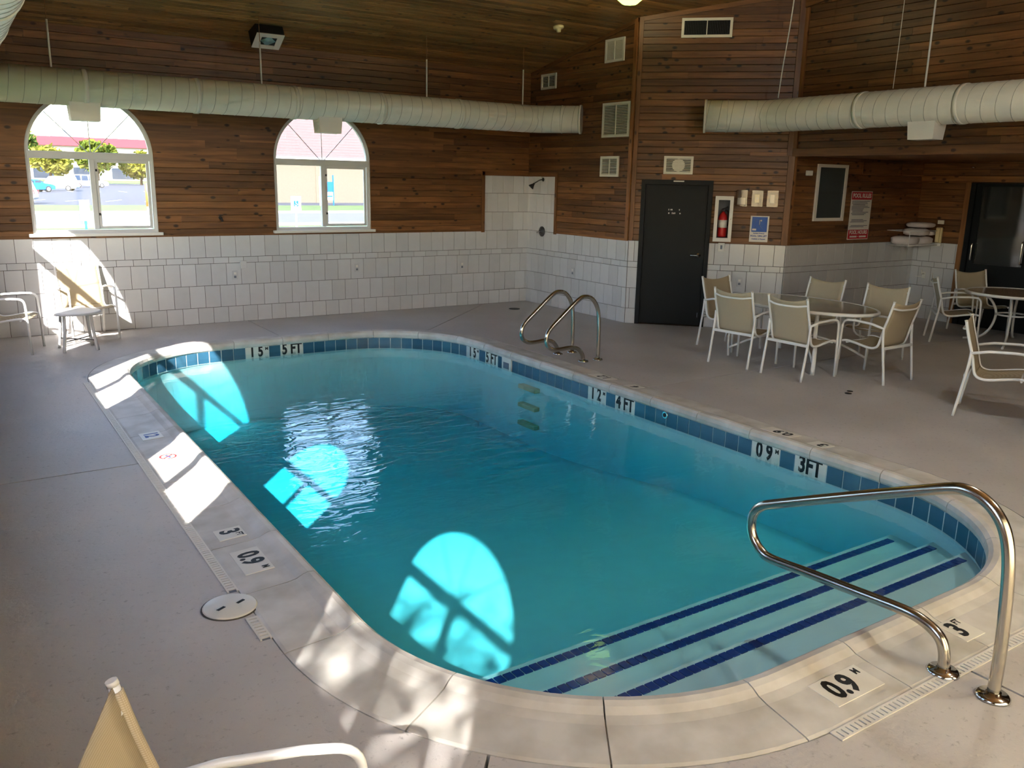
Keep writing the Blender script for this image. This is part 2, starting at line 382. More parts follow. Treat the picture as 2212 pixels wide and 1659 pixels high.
def copy_tree(o, parent=None):
    c = o.copy(); COL.objects.link(c); c.parent = parent
    if parent is not None: c.matrix_parent_inverse = o.matrix_parent_inverse.copy()
    for ch in o.children: copy_tree(ch, c)
    return c
def T(x, y, z): return Matrix.Translation((x, y, z))
def Rz(a): return Matrix.Rotation(a, 4, 'Z')
def Rx(a): return Matrix.Rotation(a, 4, 'X')
def Ry(a): return Matrix.Rotation(a, 4, 'Y')
def fillet(pts, r, n=6):
    pts = [Vector(p) for p in pts]; out = [pts[0]]
    rr = r if isinstance(r, (list, tuple)) else [r] * (len(pts) - 2)
    for i in range(1, len(pts) - 1):
        a, b, c = pts[i - 1], pts[i], pts[i + 1]
        d1 = (a - b); d2 = (c - b); q = rr[i - 1]
        ang = d1.angle(d2); tl = min(q / math.tan(ang / 2), d1.length * .48, d2.length * .48)
        p1 = b + d1.normalized() * tl; p2 = b + d2.normalized() * tl
        for k in range(n + 1):
            t = k / n; out.append(p1 * (1 - t) ** 2 + b * 2 * t * (1 - t) + p2 * t * t)
    out.append(pts[-1]); return out
def crom(pts, n=6):
    P = [Vector(p) for p in pts]; P = [P[0] * 2 - P[1]] + P + [P[-1] * 2 - P[-2]]; out = []
    for i in range(1, len(P) - 2):
        for k in range(n):
            t = k / n; a, b, c, d = P[i - 1], P[i], P[i + 1], P[i + 2]
            out.append(.5 * ((2 * b) + (c - a) * t + (2 * a - 5 * b + 4 * c - d) * t * t + (3 * b - a - 3 * c + d) * t ** 3))
    out.append(P[-2]); return out
_tc = {}
def text_mesh(txt, size, mat, align='CENTER', ext=0.0, sx=1.0):
    key = (txt, size, mat, align, ext, sx)
    if key in _tc: return _tc[key]
    cu = bpy.data.curves.new('lettering', 'FONT'); cu.body = txt; cu.size = size; cu.align_x = align; cu.align_y = 'CENTER'; cu.extrude = ext
    cu.resolution_u = 3; cu.offset = size * .04
    ob = bpy.data.objects.new('lettering', cu); COL.objects.link(ob)
    bpy.context.view_layer.update()
    me = bpy.data.meshes.new_from_object(ob.evaluated_get(bpy.context.evaluated_depsgraph_get()))
    bpy.data.objects.remove(ob); bpy.data.curves.remove(cu)
    for v in me.vertices: v.co.x *= sx
    me.materials.clear(); me.materials.append(MAT[mat]); _tc[key] = me; return me
# a frame on a wall: local X along the wall, local -Y into the room, Z up
class Frame:
    def __init__(s, ox, oy, ang): s.M = T(ox, oy, 0) @ Rz(ang)
    def at(s, u, z, d=0.0): return s.M @ T(u, -d, z)
FW = Frame(-8.6, 0, 0)             # window wall: u = x + 8.6
FA = Frame(0, 0, -math.pi / 2)     # shower wall: u = -y
FB = Frame(0, -2.63, -math.pi / 4) # diagonal door wall
FC = Frame(1.568, -4.198, 0)       # alcove wall
FE = Frame(4.718, -4.198, -math.pi / 2)
FD = Frame(1.568, -4.198, -math.pi / 2)
BLEN = 1.568 * math.sqrt(2)
# ------------------------------------------------------------------ windows' outline
SILL, SPRING, WW = 1.275, 2.27, 1.47
RAD = WW / 2
def arch_loop(cx, n=20, inset=0.0):
    r = RAD - inset; pts = [(cx - r, SILL + inset), (cx + r, SILL + inset)]
    for k in range(n + 1):
        a = math.pi * k / n; pts.append((cx + r * math.cos(a), SPRING + r * math.sin(a)))
    return pts
def holed_wall(name, mat, L, H, holes, th, F, top=None):
    bm = bmesh.new(); eds = []
    def loop(pts):
        vs = [bm.verts.new((a, 0, b)) for a, b in pts]
        for i in range(len(vs)): eds.append(bm.edges.new((vs[i], vs[(i + 1) % len(vs)])))
    loop(top if top else [(0, -.4), (L, -.4), (L, H), (0, H)])
    for h in holes: loop(h)
    bmesh.ops.triangle_fill(bm, use_beauty=True, use_dissolve=False, edges=eds)
    r = bmesh.ops.extrude_face_region(bm, geom=bm.faces[:])
    bmesh.ops.translate(bm, vec=(0, th, 0), verts=[g for g in r['geom'] if isinstance(g, bmesh.types.BMVert)])
    bmesh.ops.recalc_face_normals(bm, faces=bm.faces[:])
    me = bpy.data.meshes.new(name); bm.to_mesh(me); bm.free(); me.materials.append(MAT[mat])
    return struct(link(name, me, None, F.M))
# local pieces on a wall (children of the wall share its frame)
_tile_cache = {}
def piece(name, mat, w, h, th, bev, key):
    k = (name, mat, round(w, 3), round(h, 3), round(th, 4))
    if k not in _tile_cache:
        mb = MB(); b = bev
        vs = [(-w / 2, 0, -h / 2), (w / 2, 0, -h / 2), (w / 2, 0, h / 2), (-w / 2, 0, h / 2),
              (-w / 2, -th + b, -h / 2), (w / 2, -th + b, -h / 2), (w / 2, -th + b, h / 2), (-w / 2, -th + b, h / 2),
              (-w / 2 + b, -th, -h / 2 + b), (w / 2 - b, -th, -h / 2 + b), (w / 2 - b, -th, h / 2 - b), (-w / 2 + b, -th, h / 2 - b)]
        fs = []
        for i in range(4):
            j = (i + 1) % 4; fs += [(i, j, j + 4, i + 4), (i + 4, j + 4, j + 8, i + 8)]
        fs.append((8, 9, 10, 11)); mb.add(vs, fs); _tile_cache[k] = mb.mesh(name, mat)
    return _tile_cache[k]
TW, GR = 0.2075, 0.005
def tile_rows(wall, u0, u1, rows, d=0.004):
    for zi, (z0, z1, off) in enumerate(rows):
        u = u0 - off % TW
        while u < u1 - 1e-4:
            a, b = max(u, u0), min(u + TW, u1); u += TW
            if b - a < .012: continue
            w, h = b - a - GR, z1 - z0 - GR
            me = piece('tile', 'walltile', w, h, .008, .002, 0)
            link('tile', me, wall, T((a + b) / 2, -d + random.uniform(0, .0012), (z0 + z1) / 2))
ROWS = [(0, .225, .06), (.225, .53, .16), (.53, .835, .06), (.835, .92, .02), (.92, 1.225, .12)]
SHROWS = [(1.225, 1.53, .05), (1.53, 1.835, .15), (1.835, 2.12, .05)]
PK = 0.0915
def plank(parent, a, b, z0, z1, d=0.0, th=.016, mat='wood', poly=None, lo=0.0):
    cx, cz = (a + b) / 2, (z0 + z1) / 2; mb = MB()
    if poly is None:
        w, h, e = b - a, z1 - z0, .005
        # V-groove board: long edges chamfered
        pr = [(-h / 2, 0), (-h / 2, -th + e), (-h / 2 + e, -th), (h / 2 - e, -th), (h / 2, -th + e), (h / 2, 0)]
        n = len(pr); vs = [(-w / 2 + .0008, y, z) for z, y in pr] + [(w / 2 - .0008, y, z) for z, y in pr]
        fs = [tuple(range(n)), tuple(range(2 * n - 1, n - 1, -1))] + [(i, i + n, (i + 1) % n + n, (i + 1) % n) for i in range(n)]
        mb.add(vs, fs)
    else:
        mb.prism([(x - cx, z - cz) for x, z in poly], 0, -th, 'y')
    return mb.build('plank', mat, parent, T(cx, -d, cz))
def splits(a, b, rng=(1.2, 3.2)):
    cuts = [a]; x = a - random.uniform(0, 1.5)
    while True:
        x += random.uniform(*rng)
        if x >= b - .15: break
        if x > a + .15: cuts.append(x)
    cuts.append(b); return cuts
def plank_rows(wall, u0, u1, z0, z1, mat='wood', top=None, d=0.0):
    """rows of boards from z0 to z1; top(u) optional sloping upper limit (linear)"""
    z = z0
    while z < z1 - .01:
        zb = min(z + PK, z1)
        if top is None:
            c = splits(u0, u1)
            for i in range(len(c) - 1): plank(wall, c[i], c[i + 1], z + .001, zb - .001, d, mat=mat)
        else:
            # clip the row by the line z <= top(u) (monotonic)
            N = 24; us = [u0 + (u1 - u0) * i / N for i in range(N + 1)]
            poly = [(u0, z + .001), (u1, z + .001)] + [(u, min(zb - .001, top(u))) for u in reversed(us)]
            if max(top(u0), top(u1)) > z + .01:
                if min(top(u0), top(u1)) >= zb:
                    c = splits(u0, u1)
                    for i in range(len(c) - 1): plank(wall, c[i], c[i + 1], z + .001, zb - .001, d, mat=mat)
                else:
                    if top(u0) <= z: # starts where the slope passes z
                        us2 = [u for u in us if top(u) > z + .002]
                        poly = [(us2[0], z + .001), (u1, z + .001)] + [(u, min(zb - .001, top(u))) for u in reversed(us2)]
                    # drop collinear doubles
                    q = []
                    for p in poly:
                        if not q or abs(p[0] - q[-1][0]) + abs(p[1] - q[-1][1]) > 1e-4: q.append(p)
                    plank(wall, u0, u1, z, zb, d, mat=mat, poly=q)
        z += PK

# ================================================================== STRUCTURE
def ceil_z(y): return 3.78 + .193 * min(-y, 13.2 + y)
WC = [1.873, 4.945]                       # window centres on the window wall (u)
LC = [2.12, 5.10, 8.10, 11.24]            # window centres on the left wall, measured from the window wall
FL = Frame(-8.6, -13.2, math.pi / 2)      # left wall: u = y + 13.2
FK = Frame(4.9, -13.2, math.pi)           # back wall: u = 4.9 - x
wall_w = holed_wall('wall_window_side', 'backing', 8.75, 3.95, [arch_loop(c) for c in WC], .07, FW)
wall_l = holed_wall('wall_left', 'wood_trim', 13.2, 5.3, [arch_loop(13.2 - c) for c in LC], .032, FL)
KD = [(8.0, .02), (12.4, .02), (12.4, 2.35), (8.0, 2.35)]
wall_k = holed_wall('wall_behind_camera', 'wood_trim', 13.5, 5.3, [KD], .17, FK)
wall_a = struct(MB().box(0, 2.63, 0, .15, -.4, 5.3).build('wall_shower_side', 'backing', None, FA.M))
wall_b = holed_wall('wall_door_side', 'backing', BLEN, 5.3, [[(.19, .005), (1.11, .005), (1.11, 2.05), (.19, 2.05)]], .14, FB)
wall_c = struct(MB().box(0.1, 3.3, 0, .15, -.4, 2.75).build('wall_alcove', 'backing', None, FC.M))
wall_e = holed_wall('wall_exit_side', 'backing', 9.2, 2.75, [[(.82, .01), (2.72, .01), (2.72, 2.14), (.82, 2.14)]], .15, FE)
wall_d = struct(MB().box(0, 9.2, 0, .15, 2.46, 5.3).build('wall_right', 'backing', None, FD.M))
# ceiling: one slope boarded, second slope behind the camera side
PHI = math.atan(.193); cph, sph = math.cos(PHI), math.sin(PHI)
MC = Matrix(((1, 0, 0, -8.6), (0, sph, -cph, 0), (0, cph, sph, 3.78), (0, 0, 0, 1)))
ceiling = struct(MB().box(-.2, 10.4, 0, .12, -.25, 6.6 / cph + .1).build('ceiling', 'backing', None, MC))
ceil2 = struct(MB().prism([(-13.5, ceil_z(-13.2) - .06), (-6.5, ceil_z(-6.6) + .018), (-6.5, ceil_z(-6.6) + .15), (-13.5, ceil_z(-13.2) + .1)], -8.8, 1.8, 'x').build('ceiling', 'wood_ceil'))
soffit = struct(MB().box(1.57, 4.9, -13.3, -4.05, 2.46, 2.6).build('ceiling', 'wood_trim'))
z = 0.0
while z < 5.3:
    c = splits(0, 10.2, (2.2, 4.6))
    for i in range(len(c) - 1): plank(ceiling, c[i], c[i + 1], z + .0006, z + PK - .0006, 0, .014, 'wood_ceil')
    z += PK
# boards on the window wall
def hw(zv):
    if zv <= SPRING: return RAD
    q = RAD * RAD - (zv - SPRING) ** 2
    return math.sqrt(q) if q > 0 else 0.0
z = 1.225; SHL = 8.6 - .885
while z < 3.76:
    zb = min(z + PK, 3.79)
    if z < 2.12 - 1e-6 < zb: zb = 2.12
    right = SHL if zb < 2.125 else 8.6
    if z > SPRING + RAD:
        c = splits(0, right)
        for i in range(len(c) - 1): plank(wall_w, c[i], c[i + 1], z + .0006, zb - .0006)
    else:
        zs = [z + (zb - z) * i / 6 for i in range(7)]
        segs = [(0, None, WC[0]), (None, WC[0], WC[1]), (None, WC[1], None)]
        for si in range(3):
            lc = None if si == 0 else WC[si - 1]; rc = None if si == 2 else WC[si]
            lf = (lambda q, lc=lc: 0.0 if lc is None else lc + hw(q)); rf = (lambda q, rc=rc: right if rc is None else rc - hw(q))
            la, ra = max(lf(z), lf(zb)), min(rf(z), rf(zb))
            cuts = splits(la, ra) if zb <= SPRING else ([la, ra] if ra - la < 1.6 else [la, (la + ra) / 2 + random.uniform(-.4, .4), ra])
            for i in range(len(cuts) - 1):
                fl, lr = i == 0 and lc is not None and zb > SPRING, i == len(cuts) - 2 and rc is not None and zb > SPRING
                if not fl and not lr: plank(wall_w, cuts[i], cuts[i + 1], z + .0006, zb - .0006)
                else:
                    L = [(lf(q), q) for q in zs] if fl else [(cuts[i], z), (cuts[i], zb)]
                    R = [(rf(q), q) for q in zs] if lr else [(cuts[i + 1], z), (cuts[i + 1], zb)]
                    plank(wall_w, cuts[i], cuts[i + 1], z, zb, poly=R + L[::-1])
    z = zb
tile_rows(wall_w, 0, 8.6, ROWS); tile_rows(wall_w, SHL, 8.6, SHROWS)
MB().box(0, 8.6, -.004, 0, 0, 1.226).build('grout_bed', 'grout', wall_w)
MB().box(SHL, 8.6, -.004, 0, 1.226, 2.12).build('grout_bed', 'grout', wall_w)
# shower wall
topA = lambda u: 3.78 + .193 * u
tile_rows(wall_a, 0, 2.63, ROWS); tile_rows(wall_a, 0, .79, SHROWS)
MB().box(0, 2.63, -.004, 0, 0, 1.226).build('grout_bed', 'grout', wall_a)
MB().box(0, .79, -.004, 0, 1.226, 2.12).build('grout_bed', 'grout', wall_a)
plank_rows(wall_a, .79, 2.63, 1.225, 2.12); plank_rows(wall_a, 0, 2.63, 2.12, 4.3, top=topA)
# diagonal door wall
topB = lambda u: 3.78 + .193 * (2.63 + u / math.sqrt(2))
for a, b in ((0, .147), (1.15, BLEN)):
    tile_rows(wall_b, a, b, ROWS); MB().box(a, b, -.004, 0, 0, 1.226).build('grout_bed', 'grout', wall_b)
    plank_rows(wall_b, a, b, 1.225, 2.095)
plank_rows(wall_b, 0, BLEN, 2.095, 4.62, top=topB)
# alcove walls
tile_rows(wall_c, 0, 3.15, ROWS); MB().box(0, 3.15, -.004, 0, 0, 1.226).build('grout_bed', 'grout', wall_c)
plank_rows(wall_c, 0, 3.15, 1.225, 2.46)
tile_rows(wall_e, 0, .745, ROWS); MB().box(0, .745, -.004, 0, 0, 1.226).build('grout_bed', 'grout', wall_e)
plank_rows(wall_e, 0, .745, 1.225, 2.165); plank_rows(wall_e, 0, 4.4, 2.165, 2.46)
# wall above the alcove
plank_rows(wall_d, 0, 6.5, 2.55, 4.42, top=lambda u: 3.76 + .193 * (4.198 + u))
# trims
def trim(i, F, a, b, z0, z1, d0=.0, d1=.03, mat='wood_trim'):
    horizontal = (b - a) > (z1 - z0)
    mb = MB()
    if horizontal:
        mb.box(-(b - a) / 2, (b - a) / 2, -(d1), -d0, -(z1 - z0) / 2, (z1 - z0) / 2, .003)
        Mx = F.at((a + b) / 2, (z0 + z1) / 2)
    else:
        mb.box(-(z1 - z0) / 2, (z1 - z0) / 2, -d1, -d0, -(b - a) / 2, (b - a) / 2, .003)
        Mx = F.at((a + b) / 2, (z0 + z1) / 2) @ Ry(math.pi / 2)
    return struct(mb.build('trim_%d' % i, mat, None, Mx))
trim(1, FA, 2.56, 2.63, 1.225, topA(2.6), .012, .034); trim(2, FB, 0, .06, 1.225, topB(0), .012, .034)
trim(3, FB, BLEN - .075, BLEN + .012, 1.225, 2.46, .012, .036)
trim(4, FC, -.0, .05, 1.225, 2.46, .012, .03)
trim(5, FW, SHL - .06, SHL, 1.2, 2.18, .012, .03); trim(6, FW, SHL - .06, 8.6, 2.12, 2.185, .012, .03)
trim(7, FA, 0, .85, 2.12, 2.185, .012, .03); trim(8, FA, .79, .85, 1.2, 2.12, .012, .03)
trim(9, FW, 0, SHL, 1.215, 1.25, .012, .022); trim(10, FA, .79, 2.63, 1.215, 1.25, .012, .022)
trim(11, FD, -.02, 9.0, 2.445, 2.55, .0, .05); trim(12, FD, -.02, .06, 2.55, 4.36, .01, .045); trim(13, FB, BLEN - .1, BLEN - .02, 2.46, 4.5, .012, .036)
trim(14, FB, BLEN - .6, BLEN, 2.445, 2.5, .012, .03)
trim(15, FE, .745, .825, 0, 2.165, .01, .04); trim(16, FE, 0, 4.4, 2.165, 2.25, .012, .035)
trim(17, FC, 1.55, 2.45, 2.25, 2.42, .012, .03); trim(18, FC, 2.55, 3.12, 2.25, 2.42, .012, .024)
MCt = MC
struct(MB().box(0, 8.6, -.035, 0, -.0, .07).build('trim_19', 'wood_trim', None, FW.at(0, 3.70)))
def sloped_trim(i, F, u0, u1, f, mat='wood_trim'):
    return struct(MB().prism([(u0, f(u0) - .07), (u1, f(u1) - .07), (u1, f(u1) + .01), (u0, f(u0) + .01)], -.032, -.012, 'y').build('trim_%d' % i, mat, None, F.M))
sloped_trim(20, FA, 0, 2.63, topA); sloped_trim(21, FB, 0, BLEN, topB)
struct(MB().prism([(0, 4.36), (3.0, 4.36 + .156 * 3), (3.0, 4.36 + .156 * 3 + .35), (0, 4.36 + .35)], -.06, 0, 'y').build('trim_22', 'wood_trim', None, FD.M))

# windows ------------------------------------------------------------
def ring(outer, inner, y0, y1):
    mb = MB(); n = len(outer)
    vs = [(a, y0, b) for a, b in outer] + [(a, y0, b) for a, b in inner] + [(a, y1, b) for a, b in outer] + [(a, y1, b) for a, b in inner]
    fs = []
    for i in range(n):
        j = (i + 1) % n
        fs += [(i, j, n + j, n + i), (2 * n + i, 3 * n + i, 3 * n + j, 2 * n + j), (i, 2 * n + i, 2 * n + j, j), (n + i, n + j, 3 * n + j, 3 * n + i)]
    return mb.add(vs, fs)
def make_window(i, F, c, dy=1.0):
    w = struct(empty('window_%d' % i)); w.matrix_world = F.at(c, 0) @ Matrix.Diagonal((1, dy, 1, 1))
    ring(arch_loop(0, 24, -.004), arch_loop(0, 24, .012), -.002, .075).build('jamb', 'alu', w)
    ring(arch_loop(0, 24, .012), arch_loop(0, 24, .045), .012, .062).build('frame', 'alu', w)
    MB().box(-RAD + .02, RAD - .02, .004, .068, 2.195, 2.285, .004).build('transom', 'alu', w)
    MB().box(-.03, .03, .008, .064, SILL + .05, 2.2, .004).build('mullion', 'alu', w)
    for a in (45, 90, 135):
        t = math.radians(a); p0 = Vector((.05 * math.cos(t), .038, 2.285)); p1 = Vector(((RAD - .05) * math.cos(t), .038, SPRING + (RAD - .05) * math.sin(t)))
        MB().tube([p0, p1], .006, 6).build('spoke', 'alu', w)
    MB().box(-RAD - .05, RAD + .05, -.075, .02, SILL - .035, SILL + .004, .004).build('sill', 'white', w)
    ring([(.03, SILL + .055), (RAD - .055, SILL + .055), (RAD - .055, 2.195), (.03, 2.195)], [(.065, SILL + .09), (RAD - .09, SILL + .09), (RAD - .09, 2.16), (.065, 2.16)], .02, .045).build('sash', 'alu', w)
    MB().box(.035, .055, .005, .02, 1.5, 1.53).build('latch', 'ink', w); MB().box(.035, .055, .005, .02, 2.05, 2.08).build('latch', 'ink', w)
    MB().add([(-RAD + .05, .045, SILL + .05), (-.02, .045, SILL + .05), (-.02, .045, 2.2), (-RAD + .05, .045, 2.2)], [(0, 1, 2, 3)]).build('pane', 'pane', w)
    MB().add([(.06, .033, SILL + .085), (RAD - .085, .033, SILL + .085), (RAD - .085, .033, 2.165), (.06, .033, 2.165)], [(0, 1, 2, 3)]).build('pane', 'pane', w)
    n = 20; pts = [((RAD - .05) * math.cos(math.pi * k / n), .045, SPRING + (RAD - .05) * math.sin(math.pi * k / n)) for k in range(n + 1)]
    MB().add(pts, [tuple(range(n + 1))]).build('pane', 'pane', w)
    return w
make_window(1, FW, WC[0]); make_window(2, FW, WC[1])
for i, c in enumerate(LC): make_window(3 + i, FL, 13.2 - c, .45)
# unseen frosted door behind the camera, added for soft light on the deck
kd = struct(empty('fill_door')); kd.matrix_world = FK.at(10.2, 0)
ring([(-2.2, .02), (2.2, .02), (2.2, 2.35), (-2.2, 2.35)], [(-2.13, .09), (2.13, .09), (2.13, 2.28), (-2.13, 2.28)], .02, .12).build('frame', 'alu', kd)
MB().box(-.04, .04, .03, .11, .08, 2.3).build('mullion', 'alu', kd)
for a, b in ((-2.14, -.03), (.03, 2.14)): MB().box(a, b, .065, .075, .08, 2.29).build('pane', 'frost', kd)

# floor ------------------------------------------------------------
PX0, PX1, PY0, PY1, PR = -6.96, -2.89, -10.12, -1.75, 1.30     # inner edge of the coping
CW = 0.385
def rrect(off, n=16, z=None):
    x0, x1, y0, y1, r = PX0 - off, PX1 + off, PY0 - off, PY1 + off, PR + off
    pts = []
    for cx, cy, a0 in ((x1 - r, y1 - r, 0), (x0 + r, y1 - r, 90), (x0 + r, y0 + r, 180), (x1 - r, y0 + r, 270)):
        for k in range(n + 1):
            a = math.radians(a0 + 90 * k / n); pts.append((cx + r * math.cos(a), cy + r * math.sin(a)))
    return pts
floor = struct(empty('floor'))
bm0 = bmesh.new(); eds = []
for lp in ([(-8.75, -13.35), (4.85, -13.35), (4.85, .16), (-8.75, .16)], rrect(CW + .006)):
    vs = [bm0.verts.new((a, b, 0)) for a, b in lp]
    for i in range(len(vs)): eds.append(bm0.edges.new((vs[i], vs[(i + 1) % len(vs)])))
bmesh.ops.triangle_fill(bm0, use_beauty=True, use_dissolve=False, edges=eds)
def slab(planes):
    bm = bm0.copy()
    for co, no in planes:
        bmesh.ops.bisect_plane(bm, geom=bm.verts[:] + bm.edges[:] + bm.faces[:], plane_co=co, plane_no=no, clear_outer=True)
    r = bmesh.ops.extrude_face_region(bm, geom=bm.faces[:])
    bmesh.ops.translate(bm, vec=(0, 0, -.1), verts=[g for g in r['geom'] if isinstance(g, bmesh.types.BMVert)])
    bmesh.ops.recalc_face_normals(bm, faces=bm.faces[:])
    me = bpy.data.meshes.new('slab'); bm.to_mesh(me); bm.free(); me.materials.append(MAT['deck']); return link('slab', me, floor)
jx, jy1, jy2, dg, g = -4.86, -5.88, -9.98, Vector((.74, .672, 0)).normalized(), .007
px = Vector((1, 0, 0)); py = Vector((0, 1, 0)); J2 = Vector((-2.86, -1.82, 0)); n2 = Vector((-dg.y, dg.x, 0))
# left of x=-4.86
slab([((jx - g, 0, 0), px), ((0, jy1 + g, 0), -py)])                                     # far left
slab([((jx - g, 0, 0), px), ((0, jy1 - g, 0), py), ((-6.93, -9.9, 0), Vector((.76, -.65, 0)).normalized())])
slab([((jx - g, 0, 0), px), ((-6.92, -9.909, 0), -Vector((.76, -.65, 0)).normalized())])
slab([((jx + g, 0, 0), -px), ((0, -5.9, 0), -py), (J2 + n2 * g, -n2)])                     # far, between the two joints
slab([((jx + g, 0, 0), -px), ((0, -5.9 + g, 0), -py), (J2 - n2 * g, n2)])
slab([((jx + g, 0, 0), -px), ((0, -5.9 - g, 0), py)])
bm0.free()
MB().box(-8.75, PX0 - CW, -13.35, .16, -.3, -.012).build('slab_bed', 'dark', floor); MB().box(PX1 + CW, 4.85, -13.35, .16, -.3, -.012).build('slab_bed', 'dark', floor)
MB().box(PX0 - CW, PX1 + CW, PY1 + CW, .16, -.3, -.012).build('slab_bed', 'dark', floor); MB().box(PX0 - CW, PX1 + CW, -13.35, PY0 - CW, -.3, -.012).build('slab_bed', 'dark', floor)

# pool ------------------------------------------------------------
WZ = -.135
pool = struct(empty('pool_basin'))
def zfloor(y):
    t = min(1, max(0, (y + 7.6) / 3.2)); t = t * t * (3 - 2 * t); return -.74 - .26 * t
# walls
o = rrect(.012, 16); mb = MB(); n = len(o)
mb.add([(a, b, -.03) for a, b in o] + [(a, b, -1.5) for a, b in o], [(i, i + n, (i + 1) % n + n, (i + 1) % n) for i in range(n)], True)
mb.build('basin_wall', 'plaster', pool)
bm = bmesh.new(); bm.faces.new([bm.verts.new((a, b, 0)) for a, b in rrect(.03, 16)])
for k in range(1, 42):
    yy = PY0 + k * .2
    bmesh.ops.bisect_plane(bm, geom=bm.verts[:] + bm.edges[:] + bm.faces[:], plane_co=(0, yy, 0), plane_no=(0, 1, 0))
for v in bm.verts: v.co.z = zfloor(v.co.y)
MB().bm(bm, True).build('basin_floor', 'plaster', pool)
# steps
STEPS = [(-9.60, -.215), (-9.29, -.305), (-8.94, -.405)]
rr = rrect(.02, 16)
for yf, zs in STEPS:
    bm = bmesh.new(); bm.faces.new([bm.verts.new((a, b, zs)) for a, b in rr])
    bmesh.ops.bisect_plane(bm, geom=bm.verts[:] + bm.edges[:] + bm.faces[:], plane_co=(0, yf, 0), plane_no=(0, 1, 0), clear_outer=True)
    bmesh.ops.recalc_face_normals(bm, faces=bm.faces[:])
    r = bmesh.ops.extrude_face_region(bm, geom=bm.faces[:]); bmesh.ops.translate(bm, vec=(0, 0, -.6), verts=[q for q in r['geom'] if isinstance(q, bmesh.types.BMVert)])
    bmesh.ops.bevel(bm, geom=[e for e in bm.edges if abs(e.verts[0].co.z - zs) < 1e-4 and abs(e.verts[1].co.z - zs) < 1e-4 and abs(e.verts[0].co.y - yf) < 1e-3 and abs(e.verts[1].co.y - yf) < 1e-3], offset=.02, segments=3, affect='EDGES')
    bmesh.ops.recalc_face_normals(bm, faces=bm.faces[:])
    st = MB().bm(bm).build('step', 'plaster', pool)
    # tile nosing strip
    cyr = PY0 + PR; yt = yf - .075
    half = PR * math.cos(math.asin(min(1, max(0, (cyr - yt) / PR)))) if yt < cyr else PR
    x0, x1 = PX0 + PR - half + .05, PX1 - PR + half - .05
    k = int((x1 - x0) / .054); off = (x1 - x0 - k * .054) / 2
    tm = MB().box(-.0225, .0225, -.027, .027, -.004, .004).mesh('tile', 'bluetile')
    for q in range(k): link('tile', tm, st, T(x0 + off + (q + .5) * .054, yt, zs + .003))
# coping stones, waterline tiles: walk along the inner edge
class Path:
    """rounded rectangle walked from the right side, +y direction, counter-clockwise"""
    def __init__(s):
        s.segs = []
        x0, x1, y0, y1, r = PX0, PX1, PY0, PY1, PR; q = math.pi / 2 * r
        s.parts = [('l', Vector((x1, y0 + r)), Vector((0, 1)), y1 - y0 - 2 * r), ('a', Vector((x1 - r, y1 - r)), 0, q),
                   ('l', Vector((x1 - r, y1)), Vector((-1, 0)), x1 - x0 - 2 * r), ('a', Vector((x0 + r, y1 - r)), math.pi / 2, q),
                   ('l', Vector((x0, y1 - r)), Vector((0, -1)), y1 - y0 - 2 * r), ('a', Vector((x0 + r, y0 + r)), math.pi, q),
                   ('l', Vector((x0 + r, y0)), Vector((1, 0)), x1 - x0 - 2 * r), ('a', Vector((x1 - r, y0 + r)), 1.5 * math.pi, q)]
        s.L = sum(p[3] for p in s.parts)
    def at(s, t):
        t %= s.L
        for kind, a, b, ln in s.parts:
            if t <= ln + 1e-9:
                if kind == 'l': return a + b * t, Vector((b.y, -b.x))     # point, outward normal
                an = b + t / PR; nn = Vector((math.cos(an), math.sin(an))); return a + nn * PR, nn
            t -= ln
        return s.at(0)
PATH = Path()
PROF = [(.004, -.055), (-.012, -.035), (-.016, -.005), (-.008, .026), (.015, .044), (.045, .048), (.075, .04), (.11, .024), (.16, .016), (.37, .005), (CW, .0), (CW, -.08), (.03, -.08)]
ns = 37; sl_ = PATH.L / ns
for k in range(ns):
    a, b = k * sl_ + .003, (k + 1) * sl_ - .003; m = 7; mb = MB(); vs = []
    for j in range(m):
        p, nn = PATH.at(a + (b - a) * j / (m - 1))
        for w, zz in PROF: vs.append((p.x + nn.x * w, p.y + nn.y * w, zz))
    n = len(PROF); fs = [(j * n + i, j * n + (i + 1) % n, (j + 1) * n + (i + 1) % n, (j + 1) * n + i) for j in range(m - 1) for i in range(n)]
    mb.add(vs, fs, False); mb.add(vs[:n], [tuple(range(n))]); mb.add(vs[-n:], [tuple(range(n))[::-1]])
    mb.build('coping_stone', 'coping', pool)
mb = MB(); vs = []; m = 160
for j in range(m):
    p, nn = PATH.at(PATH.L * j / m)
    for w, zz in ((.03, -.07), (.03, -.01), (.12, .01), (.36, -.004), (.38, -.07)): vs.append((p.x + nn.x * w, p.y + nn.y * w, zz))
mb.add(vs, [(j * 5 + i, j * 5 + (i + 1) % 5, ((j + 1) % m) * 5 + (i + 1) % 5, ((j + 1) % m) * 5 + i) for j in range(m) for i in range(5)])
mb.build('mortar_bed', plain('mortar', srgb(168, 158, 142), .9), pool)
TP = .148; s0 = -8.361 - (PY0 + PR)                         # path position of the 3 FT marker's first edge
def path_tile(k, mat, h=.15, zc=-.115, wdt=TP, name='tile'):
    p, nn = PATH.at(s0 + k * TP + wdt / 2); th = .008
    w = wdt - .007
    me = piece(name, mat, w, h, th, .0015, 0)
    # local -Y faces the water (-normal): Y = normal, X = Y x Z
    X = Vector((nn.y, -nn.x, 0)); Mx = Matrix(((X.x, nn.x, 0, p.x + nn.x * .008), (X.y, nn.y, 0, p.y + nn.y * .008), (0, 0, 1, zc), (0, 0, 0, 1)))
    return link(name, me, pool, Mx), Mx
def pk_for(pt_s): return int(round((pt_s - s0) / TP))
